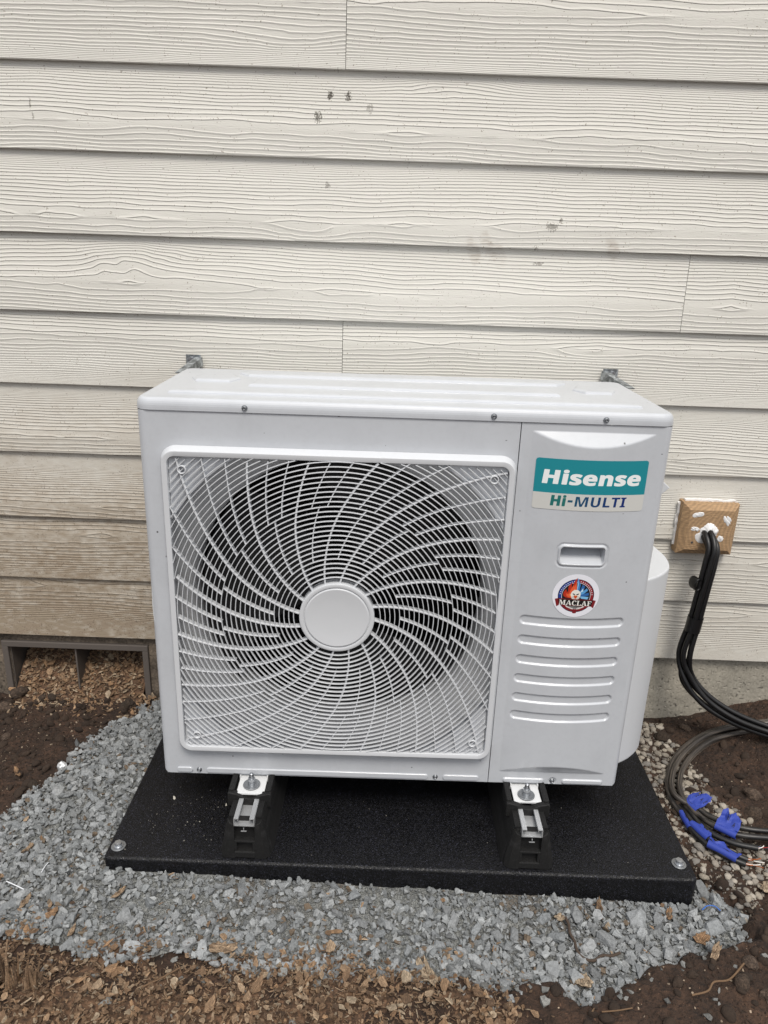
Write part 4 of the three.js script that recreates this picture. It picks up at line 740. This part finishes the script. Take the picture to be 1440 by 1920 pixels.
{
  const main = [[0.763, 0.594, 0.022], [0.765, 0.586, 0.05], [0.768, 0.566, 0.068], [0.766, 0.53, 0.073], [0.762, 0.469, 0.074], [0.758, 0.372, 0.07], [0.75, 0.273, 0.07], [0.765, 0.213, 0.077], [0.809, 0.164, 0.092], [0.876, 0.127, 0.112], [0.966, 0.103, 0.13], [1.08, 0.09, 0.16], [1.2, 0.085, 0.2], [1.31, 0.085, 0.17], [1.30, 0.09, 0.085], [1.17, 0.09, 0.065], [1.04, 0.085, 0.074], [0.935, 0.066, 0.072], [0.84, 0.052, 0.096], [0.752, 0.042, 0.165], [0.698, 0.04, 0.247], [0.679, 0.042, 0.322]];
  const tails = [ // where each cable ends, in the order of the labels below
    [[0.672, 0.038, 0.375], [0.682, 0.038, 0.435], [0.715, 0.038, 0.485], [0.755, 0.036, 0.508]],
    [[0.681, 0.041, 0.378], [0.692, 0.043, 0.432], [0.722, 0.043, 0.476], [0.762, 0.040, 0.500]],
    [[0.692, 0.042, 0.375], [0.707, 0.044, 0.423], [0.743, 0.046, 0.458], [0.792, 0.05, 0.477]],
    [[0.703, 0.045, 0.37], [0.722, 0.05, 0.412], [0.758, 0.053, 0.441], [0.83, 0.056, 0.452], [0.92, 0.056, 0.45]],
    [[0.712, 0.046, 0.36], [0.738, 0.05, 0.395], [0.78, 0.053, 0.421], [0.85, 0.056, 0.432], [0.93, 0.056, 0.425]],
  ];
  const labels = ['black cable whose copper ends lie nearest the pad corner, lowest of the taped cables', 'black cable with bare copper ends, second up from the pad among the taped cables', 'black cable with thin coloured wires at its tip, middle of the five taped cables', 'black cable running out of view right, fourth up from the pad', 'black cable running out of view right, farthest of the five from the pad'];
  const dustC = texture(1024, 64, (i, j) => { const u = i / 1024, d = sstep(0.56, 0.66, u + 0.03 * vnoise(i / 12, j / 9, 4)) * sstep(0.95, 0.86, u + 0.04 * vnoise(i / 9, j / 7, 5)), k = clamp(d * (0.45 + 0.75 * fbm(i / 30, j / 4, 7, 4) + 0.2)); return [lerp(0.07, 0.42, k), lerp(0.07, 0.385, k), lerp(0.075, 0.35, k)]; }, { srgb: true });
  const jacket = new THREE.MeshPhysicalMaterial({ map: dustC, roughness: 0.45, clearcoat: 0.15, clearcoatRoughness: 0.3 });
  const wireM = { copper: new THREE.MeshStandardMaterial({ color: 0xb5622f, metalness: 0.8, roughness: 0.35 }), white: new THREE.MeshStandardMaterial({ color: 0xe6e3dc, roughness: 0.5 }), blue: new THREE.MeshStandardMaterial({ color: 0x2f6f9e, roughness: 0.5 }), red: new THREE.MeshStandardMaterial({ color: 0x9a3128, roughness: 0.5 }) };
  const r = rng(7);
  tails.forEach((tail, k) => {
    const pts = [];
    main.forEach(([x, y, z], i) => {
      // five lie round a common centre that turns slowly along the run
      const t0 = V(...main[Math.min(i + 1, main.length - 1)]).sub(V(...main[Math.max(0, i - 1)])).normalize(), n = V(0, 1, 0).cross(t0); if (n.length() < 0.2) n.set(1, 0, 0); n.normalize(); const b = t0.clone().cross(n);
      const flatten = i > 16 ? 0.7 : 1, spread = (i < 3 ? 0.010 : i < 6 ? 0.0112 : i < 10 ? 0.0138 : i > 16 ? 0.0145 : 0.013) * (0.9 + 0.2 * r()), a = k / 5 * 6.283 + i * 0.16;
      const o = n.multiplyScalar(Math.cos(a) * spread).add(b.multiplyScalar(Math.sin(a) * spread * flatten));
      pts.push(V(x + o.x, y + o.y, z + o.z));
    });
    for (const q of tail) pts.push(V(...q));
    const curve = new THREE.CatmullRomCurve3(pts, false, 'centripetal'), end = pts[pts.length - 1], dir = end.clone().sub(pts[pts.length - 2]).normalize();
    const t = thing('black_cable', labels[k], 'cable', [0, 0, 0], 'black cables from the wall block');
    part('jacket', new THREE.TubeGeometry(curve, 300, 0.0064, 10), jacket, t);
    if (k < 3) for (let w = 0; w < 3; w++) { // stripped conductors
      const s = V((r() - 0.5) * 0.014, 0.004 + r() * 0.006, (r() - 0.5) * 0.016), st = end.clone().add(V((w - 1) * 0.002, 0.001, (1 - w) * 0.002)), L = 0.016 + r() * 0.014, c2 = new THREE.QuadraticBezierCurve3(st.clone().addScaledVector(dir, -0.004), st.clone().addScaledVector(dir, L * 0.5).add(V(0, 0.003, 0)), st.clone().addScaledVector(dir, L).add(s));
      part('conductor', new THREE.TubeGeometry(c2, 10, 0.0010, 6), k === 2 ? [wireM.white, wireM.red, wireM.blue][w] : [wireM.copper, wireM.white, wireM.copper][w], t);
    }
  });
  const band = (a, b, rad, name, label) => { const o = part(name, new THREE.TubeGeometry(new THREE.LineCurve3(V(...a), V(...b)), 6, rad, 18), new THREE.MeshStandardMaterial({ color: 0x121214, roughness: 0.38, side: THREE.DoubleSide }), scene); return tag(o, label, 'tape'); };
  band([0.7585, 0.385, 0.0705], [0.7555, 0.345, 0.070], 0.0188, 'tape_band', 'black electrical tape wound round the hanging cable bundle');
  const sg = part('strap_loop', new THREE.TorusGeometry(0.0145, 0.0022, 8, 28).scale(0.62, 1, 6).translate(0, 0, 0).rotateY(0.3), new THREE.MeshStandardMaterial({ color: 0x0f0f10, roughness: 0.4 }), scene);
  sg.position.set(0.741, 0.476, 0.072); tag(sg, 'small black loop of strap beside the hanging cables below the wood block', 'strap');
  // blue masking tape folded over the cables, with marker letters
  const tapeTex = (letters) => { const c = document.createElement('canvas'); c.width = 256; c.height = 128; const k = c.getContext('2d'); k.fillStyle = '#2b4099'; k.fillRect(0, 0, 256, 128); for (let i = 0; i < 90; i++) { k.fillStyle = i % 2 ? 'rgba(70,95,210,0.25)' : 'rgba(20,32,110,0.25)'; k.fillRect(i * 2.9, 0, 1.4, 128); } k.fillStyle = '#10122b'; k.font = 'bold 46px sans-serif'; letters.forEach(([s, x, y, a]) => { k.save(); k.translate(x, y); k.rotate(a); k.fillText(s, 0, 0); k.restore(); }); const t = new THREE.CanvasTexture(c); t.colorSpace = THREE.SRGBColorSpace; return t; };
  function flag(label, at, yaw, L, Wd, seed, letters, tilt = 0.12, wrapR = 0.0068) {
    const t = thing('tape_flag', label, 'tape', at, 'blue tape flags on the cables'); t.rotation.y = yaw;
    const m = new THREE.MeshStandardMaterial({ map: tapeTex(letters), roughness: 0.6, side: THREE.DoubleSide });
    // sheet runs along x beside the cable and sticks out along -z, crumpled
    if (Wd > 0) part('flag', sheet(36, 22, (i, j) => { const u = i / 36, v = j / 22, jag = (0.22 * vnoise(u * 5, 2, seed) + 0.06 * vnoise(u * 21, 4, seed)) * v, z = -Wd * v * (1 + jag), x = (u - 0.5) * L * (1 + 0.12 * vnoise(v * 3, 5, seed)); return [x, wrapR * 0.85 * (1 - 0.5 * v) + tilt * Wd * v + 0.0055 * v * vnoise(u * 2.5, v * 2, seed + 2) + 0.0022 * v * Math.abs(vnoise(u * 7 + v * 3, v * 5, seed + 4)), z + 0.004 * vnoise(u * 5, v * 5, seed + 7), u, v]; }), m, t);
    part('wrap', new THREE.CylinderGeometry(wrapR, wrapR, L, 18, 8, true).rotateZ(Math.PI / 2), m, t);
    return t;
  }
  flag('crumpled blue tape flag on the cables, upper of two large flags beside the pad', [0.698, 0.047, 0.352], -1.1, 0.036, 0.04, 5, [['E', 60, 60, 0.3], ['A', 140, 70, 0.2], ['E', 205, 60, 0.5]], 0.3, 0.0075);
  flag('blue tape flag with marker letters standing up near the cable ends', [0.742, 0.053, 0.432], -0.72, 0.044, 0.036, 9, [['W', 80, 50, -0.2], ['A', 170, 96, 0.1]], 0.5, 0.0075);
  flag('blue tape folded flat over the lower cables just short of the copper ends', [0.716, 0.043, 0.482], -0.75, 0.06, 0.013, 14, [['A', 60, 90, 0.1], ['V', 160, 80, 0]], 0.0, 0.0078);
  flag('narrow blue tape wrap on the cable nearest the pad edge', [0.6735, 0.039, 0.388], -1.5, 0.05, 0, 21, [['A', 60, 70, 0], ['V', 160, 70, 0]], 0, 0.0068);
  flag('blue tape wrapped between the two large flags on the middle cables', [0.69, 0.043, 0.425], -1.15, 0.05, 0.012, 27, [['A', 90, 80, 0]], 0.0, 0.008);
}

// ---------------------------------------------------------------- single things lying about
{
  const r = rng(404);
  const flakeMat = new THREE.MeshStandardMaterial({ vertexColors: true, map: chipTex, bumpMap: chipBump, bumpScale: 0.003, roughness: 0.92, side: THREE.DoubleSide });
  const flake = (rr, len, wid, th, col) => { // a torn flake: ragged outline, broken face, darker where bark clings
    const sd = Math.floor(rr() * 900), n = 20, m = 7, out = [], W2 = (a) => (0.62 + 0.38 * Math.abs(vnoise(Math.cos(a) * 1.5 + sd, Math.sin(a) * 1.5, 3)) + 0.42 * vnoise(Math.cos(a) * 4.2, Math.sin(a) * 4.2 + sd, 4) * 0.6);
    for (const side of [1, -1]) { const g = sheet(n, m, (i, j) => { const a = i / n * 6.28319, q = j / m, e = W2(a), x = Math.cos(a) * len / 2 * q * e * 1.25, z = Math.sin(a) * wid / 2 * q * e * 1.25, rough = th * (0.5 * vnoise(x * 220, z * 420, sd) + 0.35 * vnoise(x * 700, z * 900, sd + 1)); return [x, side * th * 0.5 * (q < 0.99 ? 1 : 0.35) + (side > 0 ? rough : rough * 0.4) + th * 1.1 * (x / len) ** 2 * 4, z, x, z]; }); if (side > 0) g.index.array.reverse(); out.push(g.toNonIndexed()); }
    const g = mergeGeometries(out); g.computeVertexNormals(); const p = g.attributes.position, c = new Float32Array(p.count * 3);
    for (let i = 0; i < p.count; i++) { const t = sstep(0.05, 0.4, fbm(p.getX(i) * 130, p.getZ(i) * 210, sd + 5, 3)) * 0.75, k = 1 + 0.25 * vnoise(p.getX(i) * 500, p.getZ(i) * 500, sd + 7); [0.16, 0.105, 0.07].forEach((b, q) => { c[i * 3 + q] = lerp(col[q], b, t) * k; }); }
    g.setAttribute('color', new THREE.BufferAttribute(c, 3)); return g;
  };
  const chip = (label, x, z, len, wid, yaw, c, tilt = 0.25, th = 0.24) => { const rr = rng(Math.round((x + 3) * 1000 + z * 7777)), g = flake(rr, len, wid, 0.0022 + len * 0.05, CHIPC[c]); const o = part('wood_chip', g, flakeMat, scene); o.position.set(x, groundTop(x, z) + 0.007, z); o.rotation.set((rr() - 0.5) * tilt * 2, yaw, (rr() - 0.5) * tilt * 2); return tag(o, label, 'wood chip', 'wood chips lying on the gravel'); };
  chip('pale splintered wood chip on the dark soil at the top edge of the left gravel', -0.696, 0.073, 0.034, 0.013, 0.25, 3);
  chip('upright orange chip in the gravel left of the pad, below a pale one', -0.67, 0.671, 0.034, 0.012, 1.3, 1);
  chip('orange wood chip on lower left gravel, between two others', -0.606, 0.702, 0.028, 0.016, 0.6, 7);
  chip('small tan chip at the foot of the lower left gravel', -0.555, 0.735, 0.026, 0.009, 1.4, 1);
  chip('broad tan bark flake on the border of gravel and mulch below the left riser', -0.283, 0.748, 0.048, 0.022, 0.1, 1);
  chip('large pale bark plate at the lower middle edge of the gravel', 0.082, 0.772, 0.062, 0.030, 1.9, 3);
  chip('reddish bark sliver leaning on the front face of the pad', 0.427, 0.612, 0.045, 0.015, 1.45, 0, 0.9);
  chip('mottled pale bark plate below the right riser at the gravel edge', 0.359, 0.771, 0.048, 0.028, 1.5, 3);
  chip('short brown chip against the pad front near its right corner', 0.563, 0.615, 0.028, 0.013, 1.2, 7, 0.8);
  chip('bright orange bark piece on the gravel in front of the pad right corner', 0.608, 0.666, 0.040, 0.026, 0.7, 7);
  chip('small cream chip beside the bent root on the gravel', 0.343, 0.64, 0.020, 0.017, 0.4, 3);
  chip('thin orange chip on the gravel beside the pad left corner', -0.502, 0.645, 0.03, 0.009, 1.1, 1);
  chip('grey-white bark piece on the soil at the right picture edge', 0.775, 0.563, 0.042, 0.028, 0.9, 3);
  chip('tan chip on a brown patch of gravel at far left', -0.727, 0.54, 0.034, 0.013, 1.4, 1);
  chip('curled brown leaf-like sliver on bare soil at far left', -0.859, 0.312, 0.036, 0.013, -0.9, 7);
  chip('thick orange chip at the right end of the gravel on the soil', 0.61, 0.715, 0.036, 0.014, 0.9, 1);
  const rockTex = texture(256, 256, (i, j) => { const v = 0.8 + 0.35 * fbm(i / 9, j / 9, 13, 5) + (vnoise(i / 2, j / 2, 5) > 0.82 ? 0.25 : 0); return [v, v * 0.98, v * 0.95]; }, { srgb: true }); rockTex.repeat.set(14, 14);
  const darkRock = ['#52453b', '#62544a', '#43382f'].map((c) => new THREE.MeshStandardMaterial({ color: c, map: rockTex, bumpMap: stoneBump, bumpScale: 0.003, roughness: 0.95 }));
  const rockGeo = (sd) => { const g = new THREE.IcosahedronGeometry(1, 7), p = g.attributes.position; for (let k = 0; k < p.count; k++) { const x = p.getX(k), y = p.getY(k), z = p.getZ(k), q = 1 + 0.2 * vnoise(x * 1.4 + sd, y * 1.4 + z * 1.2, sd) + 0.10 * fbm(x * 3.5 + z * 2, y * 3.5 - z * 2.2, sd + 3, 4); p.setXYZ(k, x * 1.15 * q, Math.max(-0.5, y * 0.66 * q), z * 0.88 * q); } const m = boxUV(g, 0.012); m.computeVertexNormals(); return m; };
  const rock = (label, x, z, s, m, y) => { const o = part('rock', rockGeo(Math.round(r() * 500)), darkRock[m], scene); o.position.set(x, (y ?? soilTop(x, z)) + s * 0.3, z); o.rotation.set(r() * 0.6 - 0.3, r() * 6, r() * 0.6 - 0.3); o.scale.setScalar(s); o.position.y -= s * 0.12; return tag(o, label, 'rock', 'dark rocks in the soil'); };
  rock('large dark rock in front of the left end of the vent', -1.0, -0.0, 0.021, 0, 0.045);
  rock('dark rock in the soil below the vent centre fin, left of a pair', -0.94, 0.0, 0.013, 0); rock('dark rock in the soil below the vent centre fin, right of a pair', -0.912, 0.002, 0.014, 2);
  rock('grey rock on bark beside the right leg of the vent', -0.715, -0.03, 0.018, 1, 0.045); rock('flat dark rock at the foot of the vent right leg', -0.7, 0.012, 0.02, 2);
  rock('rounded grey-brown rock in soil at the left picture edge', -1.03, 0.04, 0.02, 1); rock('dark round rock in soil near the white foil ball', -0.815, 0.335, 0.013, 2); rock('small rock in soil under the left picture edge', -0.96, 0.165, 0.012, 1);
  rock('rounded brown rock on the soil right of the front gravel', 0.668, 0.73, 0.015, 1); rock('dark rock half sunk in soil at the lower right', 0.632, 0.775, 0.014, 0); rock('round rock at the lower right corner of the picture', 0.675, 0.80, 0.019, 1);
  rock('brown rock in the soil inside the cable loop', 0.872, 0.285, 0.019, 1); rock('dark rock inside the cable loop, nearer the tape', 0.845, 0.345, 0.02, 0); rock('brown pebble-like rock by the foundation right of the unit', 0.80, 0.035, 0.014, 1); rock('dark flat rock beside the valve cover corner', 0.725, 0.075, 0.018, 2);
  const tube = (name, pts, rad, mat, label, cat) => tag(part(name, new THREE.TubeGeometry(new THREE.CatmullRomCurve3(pts.map((q) => V(...q))), 40, rad, 7), mat, scene), label, cat);
  const gy = (x, z, h = 0.006) => [x, groundTop(x, z) + h, z];
  const bark = new THREE.MeshStandardMaterial({ color: 0x463a31, roughness: 0.9 }), twigM = new THREE.MeshStandardMaterial({ color: 0x6d5640, roughness: 0.9 });
  tube('root', [gy(0.354, 0.640, 0.010), gy(0.358, 0.655, 0.007), gy(0.356, 0.672, 0.007), gy(0.361, 0.69, 0.006), gy(0.362, 0.71, 0.006), gy(0.374, 0.725, 0.005), gy(0.388, 0.727, 0.006), gy(0.405, 0.716, 0.006), gy(0.424, 0.714, 0.005), gy(0.442, 0.704, 0.002)], 0.0027, bark, 'dark bent root lying on the gravel in front of the right riser', 'root');
  tube('twig', [gy(0.535, 0.80), gy(0.566, 0.792, 0.009), gy(0.579, 0.779, 0.012), gy(0.612, 0.768, 0.009), gy(0.648, 0.742, 0.012)], 0.0017, twigM, 'brown twig on the soil at the lower right', 'twig');
  tube('twig', [gy(0.372, 0.835), gy(0.40, 0.832), gy(0.425, 0.828)], 0.0012, twigM, 'thin pale straw on the soil at the bottom of the picture', 'twig');
  tube('twig', [gy(-0.40, 0.83, 0.01), gy(-0.37, 0.812, 0.012), gy(-0.345, 0.79, 0.01)], 0.0013, twigM, 'thin stalk across the mulch at lower left', 'twig');
  tube('wire_scrap', [gy(0.632, 0.603, 0.011), gy(0.645, 0.596, 0.015), gy(0.66, 0.597, 0.015), gy(0.668, 0.603, 0.011)], 0.0011, new THREE.MeshStandardMaterial({ color: 0x2c63b4, roughness: 0.4 }), 'curved scrap of blue wire beside the pad right corner', 'wire');
  tube('plastic_strip', [gy(-0.727, 0.626, 0.010), gy(-0.705, 0.636, 0.011), gy(-0.684, 0.645, 0.010)], 0.0011, new THREE.MeshStandardMaterial({ color: 0xdfe2e6, roughness: 0.45 }), 'white plastic strip on the gravel at the left picture edge', 'plastic strip');
  tube('plastic_strip', [gy(-0.667, 0.578, 0.009), gy(-0.668, 0.592, 0.011), gy(-0.668, 0.606, 0.010)], 0.0009, new THREE.MeshStandardMaterial({ color: 0xdfe2e6, roughness: 0.45 }), 'short white plastic sliver on the gravel, nearer the pad', 'plastic strip');
  const fo = new THREE.IcosahedronGeometry(0.0095, 2), fp = fo.attributes.position; for (let i = 0; i < fp.count; i++) { const q = 1 + 0.3 * vnoise(fp.getX(i) * 330, fp.getY(i) * 330 + fp.getZ(i) * 270, 5); fp.setXYZ(i, fp.getX(i) * q, fp.getY(i) * q * 1.15, fp.getZ(i) * q); } fo.computeVertexNormals();
  const foil = part('foil_ball', fo, new THREE.MeshStandardMaterial({ color: 0xd8dadc, roughness: 0.4, metalness: 0.35, flatShading: true }), scene); foil.position.set(-0.767, groundTop(-0.767, 0.282) + 0.010, 0.282); tag(foil, 'crumpled white foil ball where soil meets the left gravel', 'foil ball');
  // splintered stump
  const st = thing('splintered_stump', 'splintered brown wood stump sticking up from the mulch at the lower left corner', 'stump', [-0.612, groundTop(-0.612, 0.83), 0.83]);
  for (let i = 0; i < 26; i++) {
    const x = -0.03 + 0.066 * r(), z = (r() - 0.5) * 0.03, h = (x < -0.012 ? 0.075 : 0.04) + 0.03 * r(), w = 0.002 + 0.003 * r();
    const g = new THREE.CylinderGeometry(w * 0.25, w, h, 5, 3); const p = g.attributes.position; for (let k = 0; k < p.count; k++) p.setX(k, p.getX(k) + 0.004 * vnoise(p.getY(k) * 40, i, 3)); g.translate(0, h / 2 - 0.008, 0).rotateZ(-0.05 - x * 6 * r() + (r() - 0.5) * 0.12).rotateX((r() - 0.5) * 0.3).translate(x, 0, z);
    g.computeVertexNormals(); part('splinter', boxUV(g), chipMats[[0, 2, 7, 5, 4][i % 5]], st);
  }
  { const sp = new Soup(); for (let i = 0; i < 230; i++) { const near = r() < 0.6, x = near ? -0.40 + (r() + r() - 1) * 0.14 : PAD.x0 + 0.03 + r() * 1.1, z = near ? 0.47 + (r() + r() - 1) * 0.09 : 0.1 + r() * 0.46; if (Math.abs(x - FEET[0]) < 0.056 || Math.abs(x - FEET[1]) < 0.056) continue; const q = 0.0006 + 0.0011 * r() * r(), k = 0.5 + 0.5 * r(); sp.add(MID[i % 10], M4(x, PAD.y + q * 0.4, z, q, q, q, eul(r, 2)), [0.4 * k, 0.37 * k, 0.32 * k]); } tag(stuff('pad_grit', sp, soupStone, scene, ''), 'fine pale grit scattered on the black pad, thickest left of the left riser', 'grit'); }
  // crumbs of stone dropped on the pad
  const cm = new THREE.MeshStandardMaterial({ color: 0xb9b4a8, roughness: 0.9, flatShading: true });
  for (const [x, z, s, l] of [[-0.463, 0.405, 0.0042, 'pale stone flake on the pad left of the left riser'], [-0.345, 0.42, 0.003, 'tan crumb on the pad nearest the left riser'], [-0.415, 0.475, 0.0018, 'tiny white crumb on the pad, left of a pair'], [-0.39, 0.472, 0.0016, 'tiny white crumb on the pad, right of a pair']]) { const o = part('stone_crumb', MID[2], cm, scene); o.position.set(x, PAD.y + s * 0.4, z); o.scale.setScalar(s); o.rotation.y = x * 50; tag(o, l, 'stone crumb', 'crumbs on the black pad'); }
}
renderer.render(scene, camera);
